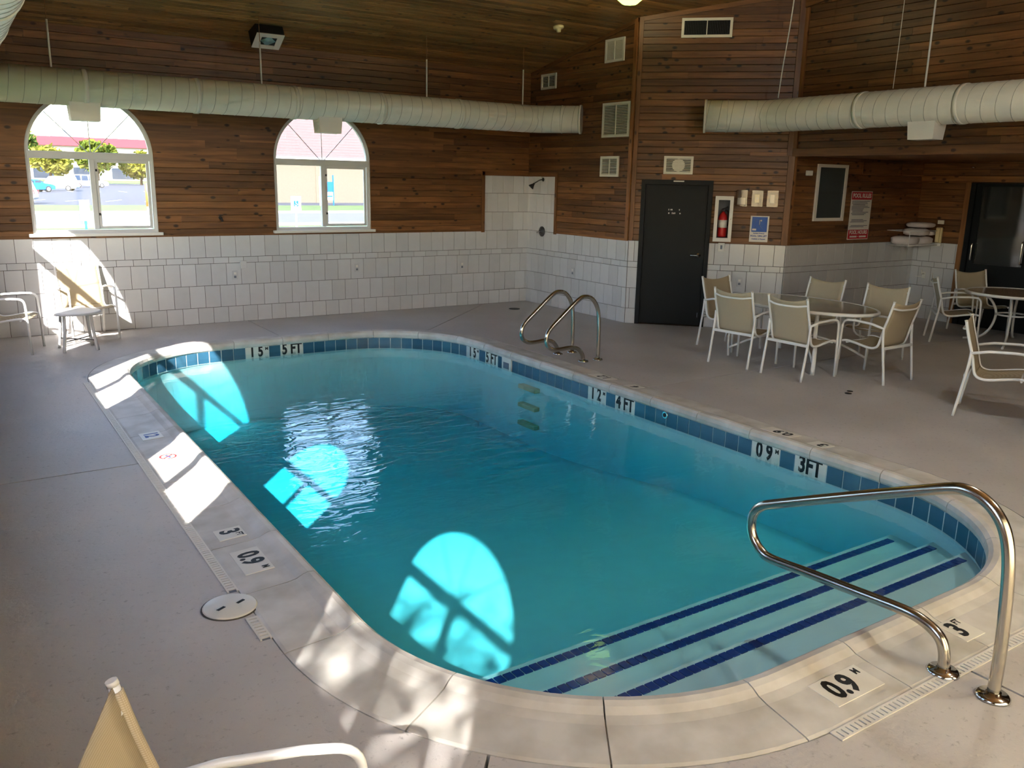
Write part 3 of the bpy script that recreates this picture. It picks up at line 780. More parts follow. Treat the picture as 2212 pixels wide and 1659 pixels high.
# marker positions on the path (tile index, string)
q1 = math.pi / 2 * PR; straight = PY1 - PY0 - 2 * PR
farS = lambda x: straight + q1 + (PX1 - PR - x)              # far side, x position -> path
MARK = {0: ('3FT', 'T'), 3: ('0 9', 'M'), 15: ('4 FT', 'T'), 18: ('1 2', 'M'), 32: ('5 FT', 'T'), 35: ('1 5', 'M')}
kf = int(round((farS(-4.669) - s0) / TP)); MARK[kf] = ('5 FT', 'T'); MARK[kf + 3] = ('1 5', 'M')
ntile = int(PATH.L / TP); skip = set()
SK = 31 - 1                                                  # skimmer mouth
for k, (tx, kind) in MARK.items():
    ob, Mx = path_tile(k, 'marker', wdt=2 * TP, name='marker_tile'); skip |= {k, k + 1}
    sz = .19 if kind == 'T' else .18
    link('lettering', text_mesh(tx, sz, 'ink', sx=.74), ob, T(-.012 if kind == 'M' else 0, -.0088, .004) @ Rx(math.pi / 2))
    if kind == 'M': link('lettering', text_mesh('M', .05, 'ink'), ob, T(.118, -.0088, .035) @ Rx(math.pi / 2))
for k in range(ntile):
    if k in skip or k in (SK,): continue
    path_tile(k, 'pooltile')
o = rrect(.0035, 16); n = len(o)
MB().add([(a, b, -.035) for a, b in o] + [(a, b, -.2) for a, b in o], [(i, i + n, (i + 1) % n + n, (i + 1) % n) for i in range(n)], True).build('grout_bed', 'pool_grout', pool)
# skimmer mouth, rope anchor
p, nn = PATH.at(s0 + (SK + .5) * TP)
MB().box(-.1, .1, -.02, 0, -.075, .07).box(-.07, .07, -.022, -.019, -.06, .02).build('skimmer_mouth', 'white', pool, Matrix(((0, 1, 0, p.x), (-1, 0, 0, p.y), (0, 0, 1, -.105), (0, 0, 0, 1))))
MB().box(-.06, .06, -.026, -.02, -.06, .015).build('skimmer_flap', 'inkgrey', pool, Matrix(((0, 1, 0, p.x), (-1, 0, 0, p.y), (0, 0, 1, -.105), (0, 0, 0, 1))))
an = MB().tube([(0, 0, 0), (0, -.02, 0)], .032, 16).build('rope_anchor', 'chrome', pool, Matrix(((0, 1, 0, PX1 + .004), (-1, 0, 0, -6.58), (0, 0, 1, -.08), (0, 0, 0, 1))))
MB().tube([(0, -.018, 0), (0, -.0225, 0)], .022, 14).build('anchor_cup', 'ink', an)
# wall steps under the grab rails
for zz in (-.30, -.52, -.74): MB().box(-.05, .03, -.17, .17, -.025, .025, .008).build('ladder_tread', 'tan', pool, T(PX1 - .02, -4.35, zz))
MB().lathe([(.09, -.004), (.09, .006), (.07, .012), (0, .014)], 20).build('return_fitting', 'white', pool, T(-3.15, -9.0, -.5) )
# water body
o = rrect(.010, 16); n = len(o); mb = MB()
mb.add([(a, b, WZ) for a, b in o] + [(a, b, -1.7) for a, b in o], [tuple(range(n)), tuple(range(2 * n - 1, n - 1, -1))] + [(i, i + n, (i + 1) % n + n, (i + 1) % n) for i in range(n)])
water = mb.build('pool_water', 'water'); water['kind'] = 'stuff'
tag(water, 'clear turquoise rippled water filling the indoor pool', 'water')

# ================================================================== DOORS
d1 = struct(empty('door_1')); d1.matrix_world = FB.at(.65, 0)
ring([(-.505, .0), (.505, .0), (.505, 2.1), (-.505, 2.1)], [(-.445, -.01), (.445, -.01), (.445, 2.035), (-.445, 2.035)], -.03, .1).build('frame', 'black', d1)
MB().box(-.443, .443, .03, .07, .012, 2.032, .002).build('leaf', 'black', d1)
hd = MB().lathe([(.034, 0), (.034, .008), (.026, .014), (.012, .016), (.012, .05), (0, .05)], 18).build('handle', 'chrome', d1, T(.365, .03, 1.04) @ Rx(math.pi / 2))
MB().tube(fillet([(0, 0, .045), (-.03, 0, .052), (-.115, 0, .05)], .02), .010, 8).build('lever', 'chrome', hd)
MB().box(-.075, .075, -.04, -.03, 2.075, 2.09).build('door_contact', 'white', d1, T(.02, 0, 0))
random.seed(3)
mk = MB()
for row, zz in ((0, 1.672), (1, 1.622)):
    x = -.085
    while x < .085:
        w = random.uniform(.006, .02)
        if random.random() < (.55 if row == 0 else .8): mk.box(x, x + w, .0285, .03, zz + random.uniform(-.004, .0), zz + random.uniform(.014, .024))
        x += w + random.uniform(.003, .012 if row else .022)
wl = mk.build('worn_lettering', 'signwhite', d1, T(-.02, 0, 0)); wl['label'] = 'worn white lettering, no longer readable'
MB().box(.4, .41, .026, .03, .13, .2).build('kick_mark', 'inkgrey', d1)
MB().box(-.55, .55, .12, .3, -.1, 2.2).build('light_block', 'dark', d1)  # dark box added to stop light leaking round the leaf
d2 = struct(empty('door_2')); d2.matrix_world = FE.at(1.77, 0)
ring([(-.95, .0), (.95, .0), (.95, 2.15), (-.95, 2.15)], [(-.87, .01), (.87, .01), (.87, 2.14), (-.87, 2.14)], -.03, .1).build('frame', 'black', d2)
for a, b in ((-.868, .03), (.03, .868)):
    lf = ring([(a, .012), (b, .012), (b, 2.138), (a, 2.138)], [(a + .09, .95), (b - .09, .95), (b - .09, 2.1), (a + .09, 2.1)], .0, .045).build('leaf', 'black', d2)
    MB().box(a + .08, b - .08, .015, .03, .05, .955).build('lower_panel', 'blackbox', lf)
    MB().box(a + .085, b - .085, .02, .026, .94, 2.11).build('pane', 'darkglass', lf)
    cp = MB(); nfold = 9
    pts = []
    for k in range(nfold * 4 + 1): pts.append((a + .1 + (b - a - .2) * k / (nfold * 4), .075 + .012 * math.sin(k * math.pi / 2)))
    vs = [(x, y, .96) for x, y in pts] + [(x, y, 2.1) for x, y in pts]; n = len(pts)
    cp.add(vs, [(i, i + 1, n + i + 1, n + i) for i in range(n - 1)], True).build('curtain', 'curtain', lf)
MB().tube(fillet([(-.06, 0, 1.0), (-.06, -.06, 1.0), (-.06, -.06, 1.32), (-.06, 0, 1.32)], .03), .014, 8).build('pull_handle', 'chrome', d2)
MB().tube(fillet([(-.8, 0, 1.0), (-.8, -.05, 1.0), (-.8, -.05, 1.25), (-.8, 0, 1.25)], .03), .012, 8).build('pull_handle', 'chrome', d2)
MB().box(-1.2, 1.2, .3, .34, 0, 2.3).build('dark_backing', 'dark', d2)  # dark panel added to close off the space behind the leaves

# ================================================================== WALL FITTINGS
def vent(F, u0, u1, z0, z1, label, slats='h', n=None, mesh_mat='grille', disc=False, dark='dark'):
    w, h = u1 - u0, z1 - z0; t = empty('air_vent'); t.matrix_world = F.at((u0 + u1) / 2, (z0 + z1) / 2, .016)
    fr = min(.035, w * .1)
    ring([(-w / 2, -h / 2), (w / 2, -h / 2), (w / 2, h / 2), (-w / 2, h / 2)], [(-w / 2 + fr, -h / 2 + fr), (w / 2 - fr, -h / 2 + fr), (w / 2 - fr, h / 2 - fr), (-w / 2 + fr, h / 2 - fr)], -.02, .0).build('frame', mesh_mat, t)
    MB().box(-w / 2 + fr, w / 2 - fr, -.003, -.001, -h / 2 + fr, h / 2 - fr).build('duct_opening', dark, t)
    mb = MB()
    if slats == 'h':
        k = n or int((h - 2 * fr) / .021)
        for i in range(k):
            zz = -h / 2 + fr + (h - 2 * fr) * (i + .5) / k
            mb.add([(-w / 2 + fr, -.004, zz + .008), (w / 2 - fr, -.004, zz + .008), (w / 2 - fr, -.016, zz - .003), (-w / 2 + fr, -.016, zz - .003),
                    (-w / 2 + fr, -.003, zz + .005), (w / 2 - fr, -.003, zz + .005), (w / 2 - fr, -.014, zz - .006), (-w / 2 + fr, -.014, zz - .006)],
                   [(0, 1, 2, 3), (4, 7, 6, 5), (0, 3, 7, 4), (1, 5, 6, 2), (2, 6, 7, 3), (0, 4, 5, 1)])
    else:
        k = n or int((w - 2 * fr) / .022)
        for i in range(k):
            xx = -w / 2 + fr + (w - 2 * fr) * (i + .5) / k; mb.box(xx - .0015, xx + .0015, -.016, -.004, -h / 2 + fr, h / 2 - fr)
    lv = mb.build('louvres', mesh_mat if slats == 'h' else 'darkmetal', t); lv['kind'] = 'stuff'
    MB().box(-.006, .006, -.019, -.004, -h / 2 + fr, h / 2 - fr).build('centre_bar', mesh_mat, t)
    if disc: MB().tube([(0, -.004, 0), (0, -.012, 0)], h * .36, 24).build('filter_disc', mesh_mat, t)
    return tag(t, label, 'vent', 'air vents on the wooden walls')
vent(FA, .334, .739, 3.482, 3.718, 'small white louvred vent high in the corner above the shower')
vent(FA, 1.935, 2.36, 3.74, 4.061, 'cream square vent with fine grey mesh close under the sloping ceiling', n=26, dark='inkgrey')
vent(FA, 1.935, 2.542, 2.693, 3.18, 'largest cream louvred vent, taller than wide, beside the corner post')
vent(FA, 1.934, 2.351, 2.129, 2.424, 'white louvred vent right of the shower tiles, lowest on its wall')
vent(FB, .574, 1.256, 4.003, 4.255, 'wide white framed vent with black vertical fins under the ceiling', slats='v')
vent(FB, .443, .854, 2.179, 2.428, 'cream vent with a pale round disc behind its louvres above the black door', disc=True)

# fire extinguisher cabinet + extinguisher
c = empty('fire_cabinet'); c.matrix_world = FB.at(1.318, 1.577, .19); tag(c, 'tall white extinguisher cabinet with glass front beside the black door', 'cabinet')
ring([(-.125, -.315), (.125, -.315), (.125, .315), (-.125, .315)], [(-.078, -.262), (.078, -.262), (.078, .262), (-.078, .262)], -.03, 0).build('door_frame', 'signwhite', c)
MB().box(-.12, .12, .165, .172, -.31, .31).box(-.12, -.112, 0, .165, -.31, .31).box(.112, .12, 0, .165, -.31, .31).box(-.12, .12, 0, .165, -.31, -.262).box(-.12, .12, 0, .165, .262, .31).build('inner_box', 'inkgrey', c)
MB().add([(-.08, -.015, -.265), (.08, -.015, -.265), (.08, -.015, .265), (-.08, -.015, .265)], [(0, 1, 2, 3)]).build('pane', 'pane', c)
MB().tube([(.1, -.03, 0), (.1, -.04, 0)], .008, 8).build('latch', 'chrome', c)
# recess the wall behind the cabinet stays closed: the box stands proud of the studs
e = empty('fire_extinguisher'); e.matrix_world = FB.at(1.318, 1.325, .1); tag(e, 'red fire extinguisher standing in the white wall cabinet', 'fire extinguisher')
MB().lathe([(0, 0), (.06, 0), (.064, .02), (.064, .26), (.05, .31), (.025, .335), (.02, .36), (0, .36)], 20).build('cylinder', 'red', e)
MB().lathe([(.0648, .13), (.0648, .235)], 20).build('paper_label', 'signwhite', e)
MB().box(-.02, .02, -.02, .02, .35, .385).build('valve', 'ink', e)
MB().tube([(-.02, 0, .385), (.02, -.02, .40), (.055, -.03, .42)], .008, 6).build('lever', 'ink', e)
MB().tube(fillet([(.02, 0, .37), (.065, 0, .36), (.068, -.02, .15)], .03), .009, 6).build('hose', 'ink', e)
# switches under clear covers
def covered_switch(u, label, inner):
    t = empty('covered_switch'); t.matrix_world = FB.at(u, 1.868, .016)
    MB().box(-.075, .075, -.008, 0, -.112, .112, .003).build('back_plate', 'wood_trim', t)
    MB().box(-.032 if inner else -.055, .032 if inner else .055, -.018, -.008, -.06 if inner else -.09, .06 if inner else .005, .003).build('switch_plate', 'cream' if inner == 1 else 'signwhite', t)
    MB().box(-.008, .008, -.026, -.018, -.012, .012).build('toggle', 'white', t)
    for q in ((-.075, -.072, -.055, -.008, -.112, .112), (.072, .075, -.055, -.008, -.112, .112), (-.075, .075, -.055, -.008, .109, .112), (-.075, .075, -.055, -.008, -.112, -.109), (-.075, .075, -.057, -.055, -.112, .112)):
        MB().box(*q).build('cover_side', 'clearbox', t)
    return tag(t, label, 'switch', 'covered switches right of the black door')
covered_switch(1.555, 'wall switch under a clear cover nearest the fire cabinet', 0)
covered_switch(1.768, 'middle of the three clear covered switches above the blue sign', 1)
covered_switch(1.974, 'clear covered switch nearest the alcove corner', 2)
t = empty('wall_switch'); t.matrix_world = FB.at(1.328, 1.172, .013); MB().box(-.045, .045, -.012, 0, -.06, .06, .003).build('plate', 'signwhite', t); MB().box(-.014, .014, -.016, -.012, -.028, .028).build('rocker', 'inkgrey', t)
tag(t, 'small white switch box directly below the fire extinguisher cabinet', 'switch')
# pool lift sign
t = empty('lift_sign'); t.matrix_world = FB.at(1.831, 1.445, .016); tag(t, 'white sign with a blue pool lift symbol on the wood wall', 'sign')
MB().box(-.128, .128, -.004, 0, -.182, .182, .0015).build('board', 'signwhite', t)
MB().box(-.105, .105, -.0055, -.004, -.04, .168).build('blue_panel', 'signblue', t)
sy = MB()
for a, b, r in (((-.075, .0, .0), (-.055, 0, .13), .005), ((-.055, 0, .13), (.0, 0, .13), .005), ((0, 0, .13), (.0, 0, .06), .004), ((0, 0, .06), (.03, 0, .015), .009), ((.03, 0, .015), (.06, 0, -.01), .006), ((.0, 0, .07), (.02, 0, .1), .006)):
    sy.tube([Vector(a) + Vector((0, -.0058, 0)), Vector(b) + Vector((0, -.0058, 0))], r, 6, flat=(1, .06))
sy.box(-.095, -.04, -.006, -.0055, -.022, .004); sy.tube([(.02, -.0055, .118), (.02, -.006, .118)], .012, 12)
sy.build('lift_symbol', 'signwhite', t)
for tx, sz, zz in (('Resident Powered', .022, -.062), ('POOL / SPA LIFT', .034, -.1), ('Available on Request', .024, -.14)):
    link('lettering', text_mesh(tx, sz, 'inkblue', sx=.92), t, T(0, -.0046, zz) @ Rx(math.pi / 2))
# pool rules sign on the alcove wall
t = empty('rules_sign'); t.matrix_world = FC.at(3.18 - 1.568, 1.636, .016); tag(t, 'tall white pool rules sign with red bands in the alcove', 'sign')
MB().box(-.255, .255, -.004, 0, -.355, .355, .0015).build('board', 'signwhite', t)
MB().box(-.245, .245, -.0055, -.004, .235, .345).build('red_band', 'signred', t); MB().box(-.245, .245, -.0055, -.004, -.345, -.21).build('red_band', 'signred', t)
link('lettering', text_mesh('POOL RULES', .085, 'signwhite', sx=.92), t, T(0, -.006, .29) @ Rx(math.pi / 2))
link('lettering', text_mesh('POOL HOURS', .075, 'signwhite', sx=.92), t, T(0, -.006, -.25) @ Rx(math.pi / 2))
MB().box(-.2, -.03, -.0062, -.0055, -.325, -.3).box(.03, .2, -.0062, -.0055, -.325, -.3).box(-.012, .012, -.0062, -.0055, -.316, -.309).build('hours_strip', 'signwhite', t)
random.seed(11); mk = MB(); zz = .215
while zz > -.18:
    if random.random() < .82: mk.box(-.2 if random.random() < .5 else -.225, random.uniform(.05, .22), -.0046, -.004, zz - .009, zz)
    zz -= .018
mk.build('rules_text_lines', 'inkgrey', t)['label'] = 'small grey text lines too fine to read'
# screened frame on the alcove wall
t = empty('screened_opening'); t.matrix_world = FC.at(2.41 - 1.568, 1.962, .016); tag(t, 'tall white framed dark mesh screen on the alcove wall', 'screen')
ring([(-.34, -.4), (.34, -.4), (.34, .4), (-.34, .4)], [(-.295, -.355), (.295, -.355), (.295, .355), (-.295, .355)], -.03, 0).build('frame', 'signwhite', t)
MB().box(-.296, .296, -.008, -.004, -.356, .356).build('mesh', plain('insect_mesh', srgb(58, 64, 64), .5), t)
MB().box(-.296, .296, -.012, -.008, -.005, .005).build('bar', 'darkmetal', t)
t = MB().box(-.06, .06, -.035, 0, -.035, .035, .006).build('alarm_box', 'white', None, FC.at(1.884 - 1.568, 2.23, .016)); tag(t, 'small white box high on the alcove wall left of the screen', 'alarm')
# towel rack + towels
t = empty('towel_shelf'); t.matrix_world = FC.at(4.3 - 1.568, 1.19, .016); tag(t, 'white wire shelf holding towels in the alcove corner', 'shelf')
for zz, yy in ((0, -.02), (0, -.4), (.22, -.02), (.22, -.4)): MB().tube([(-.4, yy, zz), (.4, yy, zz)], .005, 6).build('long_wire', 'chairwhite', t)
for x in (-.4, .4): MB().tube(fillet([(x, -.02, .22), (x, -.4, .22), (x, -.4, 0), (x, -.02, 0)], .02), .005, 6).build('end_wire', 'chairwhite', t)
for i in range(9): MB().tube([(-.36 + i * .09, -.02, 0), (-.36 + i * .09, -.4, 0)], .003, 5).build('shelf_wire', 'chairwhite', t)
def towel(x, y, z, w, l, h, rz, label):
    mb = MB(); N = 14; prof = []
    for k in range(N):
        a = 2 * math.pi * k / N; prof.append((abs(math.cos(a)) ** .55 * math.copysign(w / 2, math.cos(a)), abs(math.sin(a)) ** .5 * math.copysign(h / 2, math.sin(a))))
    mm = 7
    for lay in range(1):
        vs = []
        for i in range(mm):
            tt = i / (mm - 1) - .5; s = (1 - .25 * (2 * tt) ** 6)
            for a, b in prof: vs.append((a * s + random.uniform(-.012, .012), tt * l, b * s + random.uniform(-.003, .003)))
        N_ = N; fs = [(i * N_ + k, i * N_ + (k + 1) % N_, (i + 1) * N_ + (k + 1) % N_, (i + 1) * N_ + k) for i in range(mm - 1) for k in range(N_)]
        fs += [tuple(range(N_))[::-1], tuple((mm - 1) * N_ + k for k in range(N_))]
        mb.add(vs, fs, True)
    o = mb.build('folded_towel', 'towel', None, FC.at(4.3 - 1.568 + x, 1.198 + z, .016) @ T(0, y, h / 2) @ Rz(rz)); return tag(o, label, 'towel', 'folded towels on the wire shelf')
random.seed(5)
towel(-.22, -.22, 0, .32, .34, .13, .1, 'folded towel at the left end of the wire shelf')
towel(.17, -.21, 0, .32, .34, .12, -.06, 'folded towel at the bottom right of the wire shelf')
towel(.06, -.22, .136, .30, .32, .11, .12, 'folded towel in the middle of the towel pile')
towel(.305, -.22, .136, .15, .3, .07, .04, 'small folded towel at the right end of the towel pile')
towel(.19, -.2, .256, .34, .33, .08, -.1, 'topmost folded towel of the pile on the wire shelf')
# wall phone, thermostat plate
t = empty('wall_phone'); t.matrix_world = FE.at(.425, 1.345, .016); tag(t, 'cream wall telephone on the short wall by the glass door', 'phone')
MB().box(-.05, .05, -.04, 0, -.12, .12, .012).build('base', 'cream', t); MB().box(-.032, .032, -.08, -.04, -.115, .115, .014).build('handset', 'cream', t)
MB().box(-.05, .05, -.03, 0, -.17, -.125, .004).build('jack', 'white', t)
MB().tube(crom([(-.04, -.03, .02), (-.12, -.02, .0), (-.22, -.015, .03), (-.34, -.01, .05)]), .006, 6).build('cord', 'cream', t)
t = MB().box(-.05, .05, -.02, 0, -.03, .03, .004).build('wall_plate', 'grille', None, FE.at(.424, 1.545, .016)); tag(t, 'small grey plate above the cream wall telephone', 'plate')
t = empty('towel_hook'); t.matrix_world = FE.at(.25, .7, .012); tag(t, 'small white hook bracket on the short tiled wall', 'hook')
MB().box(-.03, .03, -.006, 0, -.05, .05, .003).build('plate', 'white', t); MB().tube(fillet([(0, -.004, .02), (0, -.07, .02), (0, -.08, .09)], .02), .009, 8).build('peg', 'white', t); MB().box(-.1, .06, -.08, -.066, -.03, -.02).build('bar', 'white', t)
# sprinkler and alcove light
t = MB().tube([(0, 0, 0), (0, -.05, 0)], .012, 8).lathe([(.03, 0), (.03, .01), (0, .01)], 12, (0, -.06, .0)).build('sprinkler_head', 'chrome', None, FE.at(.837, 2.375, .016)); tag(t, 'small metal sprinkler head over the dark glass door', 'sprinkler')
lt = empty('alcove_light', (3.0, -7.4, 2.46)); tag(lt, 'long warm tube light under the alcove ceiling', 'light')
MB().box(-.1, .1, -.75, .75, -.035, 0, .005).build('housing', 'white', lt)
MB().tube([(0, -.7, -.055), (0, .7, -.055)], .022, 10).build('tube', plain('warm_tube', (1, .85, .55, 1), .4, emit=(1, .80, .45, 1), estr=6.0), lt)
# shower head, valve, outlets, spigot
t = empty('shower_fixture'); t.matrix_world = FA.at(.442, 2.07, .012); tag(t, 'dark metal shower head on a bent arm in the tiled corner', 'shower head')
MB().tube([(0, 0, 0), (0, -.008, 0)], .03, 16).build('flange', 'darkmetal', t)
MB().tube(fillet([(0, 0, 0), (-.01, -.06, -.005), (-.05, -.14, -.06)], .05), .009, 8).build('arm', 'darkmetal', t)
Mh = T(-.05, -.14, -.06) @ Vector((-.35, -.6, -.75)).to_track_quat('Z', 'Y').to_matrix().to_4x4()
MB().lathe([(0, 0), (.014, .005), (.02, .03), (.045, .075), (.05, .09), (.042, .096), (0, .096)], 18).build('head', 'darkmetal', t, Mh)
t = empty('shower_valve'); t.matrix_world = FA.at(.444, 1.224, .012); tag(t, 'round dark metal shower valve below the shower head', 'valve')
MB().lathe([(.085, 0), (.085, .006), (.06, .018), (.03, .022), (.028, .05), (0, .052)], 22).build('plate', 'darkmetal', t, Rx(math.pi / 2)); MB().tube([(0, -.045, 0), (-.07, -.055, -.02)], .009, 8).build('lever', 'chrome', t)
def outlet(F, u, z, label):
    t = empty('wall_outlet'); t.matrix_world = F.at(u, z, .012); MB().box(-.037, .037, -.007, 0, -.06, .06, .002).build('plate', 'walltile', t)
    MB().box(-.016, .016, -.01, -.007, -.04, -.01).build('socket', 'inkgrey', t); MB().box(-.016, .016, -.01, -.007, .01, .04).build('socket', 'signwhite', t)
    return tag(t, label, 'outlet', 'white outlets on the tiled walls')
outlet(FW, 8.6 - 5.017, .664, 'outlet plate low on the tiles, left of the two windows gap')
outlet(FW, 8.6 - 3.168, .698, 'outlet plate on the tiles below the right arched window')
outlet(FW, 8.6 - 1.308, .666, 'outlet plate on the tiles nearest the shower corner')
outlet(FA, 1.33, .64, 'outlet plate on the tiles behind the grab rails')
outlet(FB, 1.62, .68, 'outlet plate on the tiles behind the dining chairs')
t = MB().box(-.045, .045, -.02, 0, -.05, .06, .004).build('timer_box', 'walltile', None, FW.at(8.6 - 4.893, .803, .012)); tag(t, 'small white box on the tile border strip under the wood wall', 'box')
t = empty('wall_spigot'); t.matrix_world = FW.at(8.6 - 5.176, 1.464, .016); tag(t, 'small dark metal tap on the wood wall between the windows', 'tap')
MB().tube(fillet([(0, 0, 0), (0, -.06, 0), (.01, -.075, -.05)], .02), .012, 8).build('spout', 'ink', t); MB().lathe([(.028, 0), (.03, .01), (0, .014)], 10).build('handwheel', 'darkmetal', t, T(0, -.03, .03)); MB().tube([(0, 0, 0), (0, -.008, 0)], .025, 12).build('flange', 'ink', t)

# ================================================================== CEILING FITTINGS
def on_ceiling(x, y): return Matrix(((1, 0, 0, x), (0, cph, sph, y), (0, -sph, cph, ceil_z(y)), (0, 0, 0, 1)))
t = empty('emergency_light'); t.matrix_world = T(-4.62, -.62, ceil_z(-.62) - .02) @ Rx(-.5); tag(t, 'black box light with white lens plate on the boarded ceiling', 'light')
MB().box(-.18, .18, -.15, .15, -.17, .06, .01).build('housing', 'blackbox', t)
ring([(-.18, -.15), (.18, -.15), (.18, .15), (-.18, .15)], [(-.1, -.08), (.1, -.08), (.1, .08), (-.1, .08)], -.178, -.17).xf(Matrix(((1, 0, 0, 0), (0, 0, 1, 0), (0, 1, 0, 0), (0, 0, 0, 1)))).build('face_plate', 'signwhite', t)
MB().lathe([(.1, -.171), (.03, -.12), (0, -.12)], 4).build('reflector', plain('pale_blue_lens', srgb(160, 205, 215), .2), t); MB().lathe([(.03, -.165), (.022, -.15), (.022, -.13)], 12).build('bulb', 'darkmetal', t)
t = empty('smoke_detector'); t.matrix_world = on_ceiling(-.916, -1.966) @ T(0, 0, -.014); tag(t, 'small tan smoke detector on the ceiling boards', 'detector')
MB().lathe([(.075, 0), (.075, -.02), (.06, -.035), (.035, -.04), (.03, -.075), (0, -.078)], 20).build('body', 'cream', t); MB().lathe([(.05, -.036), (.05, -.038)], 16).build('ring', 'tan', t)
def ceiling_light(x, y, label, watt, zl=-.58, col=(.95, .98, 1.0), size=.12):
    t = empty('ceiling_light'); t.matrix_world = T(x, y, ceil_z(y) - .02); tag(t, label, 'light', 'faceted glass ceiling lights')
    MB().tube([(0, 0, .02), (0, 0, -.24)], .012, 8).build('stem', 'blackbox', t); MB().lathe([(.0, -.235), (.21, -.215), (.21, -.225), (.16, -.26)], 16, smooth=False).build('base', 'grille', t)
    MB().lathe([(.16, -.25), (.175, -.28), (.165, -.34), (.09, -.40), (0, -.405)], 8, smooth=False).build('glass_bowl', bpy.data.materials.get('green_glow') or plain('green_glow', (.55, .9, .1, 1), .3, emit=(.62, 1.0, .16, 1), estr=2.0), t)
    if not watt: return t
    ld = bpy.data.lights.new('lamp', 'POINT'); ld.energy = watt; ld.color = col; ld.shadow_soft_size = size
    lo = bpy.data.objects.new('lamp', ld); COL.objects.link(lo); lo.parent = t; lo.location = (0, 0, zl); return t
ceiling_light(-1.28, -3.89, 'faceted green yellow glowing glass light at the top edge', 26, -.17, (1.0, .86, .5), .03)
ceiling_light(-2.6, -9.6, 'added unseen fill light high above the near right pool side', 40)  # out of view, added to lift the room brightness
ceiling_light(-3.2, -12.0, 'added unseen fill light closest to the frosted door', 40)  # second lamp added out of view to brighten the interior

# ducts ------------------------------------------------------------
def duct(name, pts, r, label, rods, outlets, ends=True, rad=.35):
    t = empty(name, tuple(pts[0])); P0 = Vector(pts[0])
    path = fillet([Vector(p) - P0 for p in pts], rad, 8) if len(pts) > 2 else [Vector(p) - P0 for p in pts]
    MB().tube(path, r, 40).build('tube', 'duct', t)
    # spiral seam standing slightly proud, in a darker grey than the duct
    L = 0; seam = []; tw = 0
    acc = [0]
    for i in range(1, len(path)): acc.append(acc[-1] + (path[i] - path[i - 1]).length)
    pitch = .155; n = int(acc[-1] / pitch * 28)
    for k in range(n + 1):
        s = acc[-1] * k / n; i = max(j for j in range(len(acc)) if acc[j] <= s + 1e-9); i = min(i, len(path) - 2)
        d = (path[i + 1] - path[i]); q = path[i] + d.normalized() * (s - acc[i])
        tn = d.normalized(); u = tn.cross(Vector((0, 0, 1))).normalized(); w = u.cross(tn)
        a = 2 * math.pi * s / pitch; seam.append(q + (u * math.cos(a) + w * math.sin(a)) * (r + .0005))
    MB().tube(seam, .0032, 5).build('spiral_seam', plain('seam_grey', srgb(176, 174, 162), .5) if 'seam_grey' not in bpy.data.materials else bpy.data.materials['seam_grey'], t)
    def collar(s, w=.05, dr=.008, mat='duct'):
        i = max(j for j in range(len(acc)) if acc[j] <= s + 1e-9); i = min(i, len(path) - 2); d = (path[i + 1] - path[i]).normalized(); q = path[i] + d * (s - acc[i])
        MB().tube([q - d * w / 2, q + d * w / 2], r + dr, 40).build('collar', mat, t)
    for s in [x * 1.22 for x in range(1, int(acc[-1] / 1.22))]: collar(s)
    collar(acc[-1] - .015, .03, .012); collar(acc[-1] - .3, .012, .006)
    for x, y, zt in rods:
        hh = zt - (P0.z + r)
        MB().tube([(0, 0, 0), (0, 0, hh * .62)], .011, 8).build('hanger_sleeve', 'white', t, T(x - P0.x, y - P0.y, r - .01))
        MB().tube([(0, 0, hh * .6), (0, 0, hh + .01)], .004, 6).build('hanger_rod', 'wood_trim', t, T(x - P0.x, y - P0.y, r - .01))
    for (x, y, zc, rz) in outlets:
        mb = MB(); b0 = .162; b1 = .12
        vs = [(-b0, -b1, 0), (b0, -b1, 0), (b0, b1, 0), (-b0, b1, 0), (-.15, -.1, -.2), (.15, -.1, -.2), (.15, .1, -.2), (-.15, .1, -.2)]
        mb.add(vs, [(0, 1, 2, 3), (7, 6, 5, 4), (0, 4, 5, 1), (1, 5, 6, 2), (2, 6, 7, 3), (3, 7, 4, 0)])
        mb.build('air_outlet', 'white', t, T(x - P0.x, y - P0.y, zc - P0.z) @ Rz(rz))
    return tag(t, label, 'duct', 'white ceiling ducts')
ZL = 2.965
duct('air_duct', [(-8.1, -1.05, ZL), (-.62, -1.05, ZL), (-.12, -1.55, ZL)], .20, 'long white spiral duct hanging in front of the arched windows',
     [(-7.19, -1.05, ceil_z(-1.05)), (-4.84, -1.05, ceil_z(-1.05)), (-2.5, -1.05, ceil_z(-1.05)), (-.87, -1.05, ceil_z(-1.05))], [(-6.9, -1.05, ZL - .16, 0), (-3.98, -1.05, ZL - .16, 0)])
duct('air_duct', [(.9, -13.0, 2.94), (.9, -4.2, 2.94), (.36, -3.62, 2.94)], .205, 'white spiral duct hanging above the tables at the right', [(.9, -6.42, ceil_z(-6.42))], [(.9, -6.5, 2.94 - .16, math.pi / 2)])
duct('air_duct', [(-8.1, -13.0, ZL), (-8.1, -1.6, ZL)], .20, 'white spiral duct in the top left corner of the picture', [], [])
t = MB().tube(crom([(.93, -4.50, ceil_z(-4.5)), (.92, -4.47, 4.1), (.905, -4.42, 3.55), (.9, -4.39, 3.16)]), .008, 6).build('hanging_cable', 'white'); tag(t, 'thin white cable hanging down to the right duct', 'cable')
t = MB().tube(crom([(.9, -6.05, ceil_z(-6.05)), (.9, -6.04, 3.7), (.9, -6.03, 3.16)]), .004, 5).build('hanging_wire', 'grille'); tag(t, 'very thin pale wire above the right duct', 'wire')

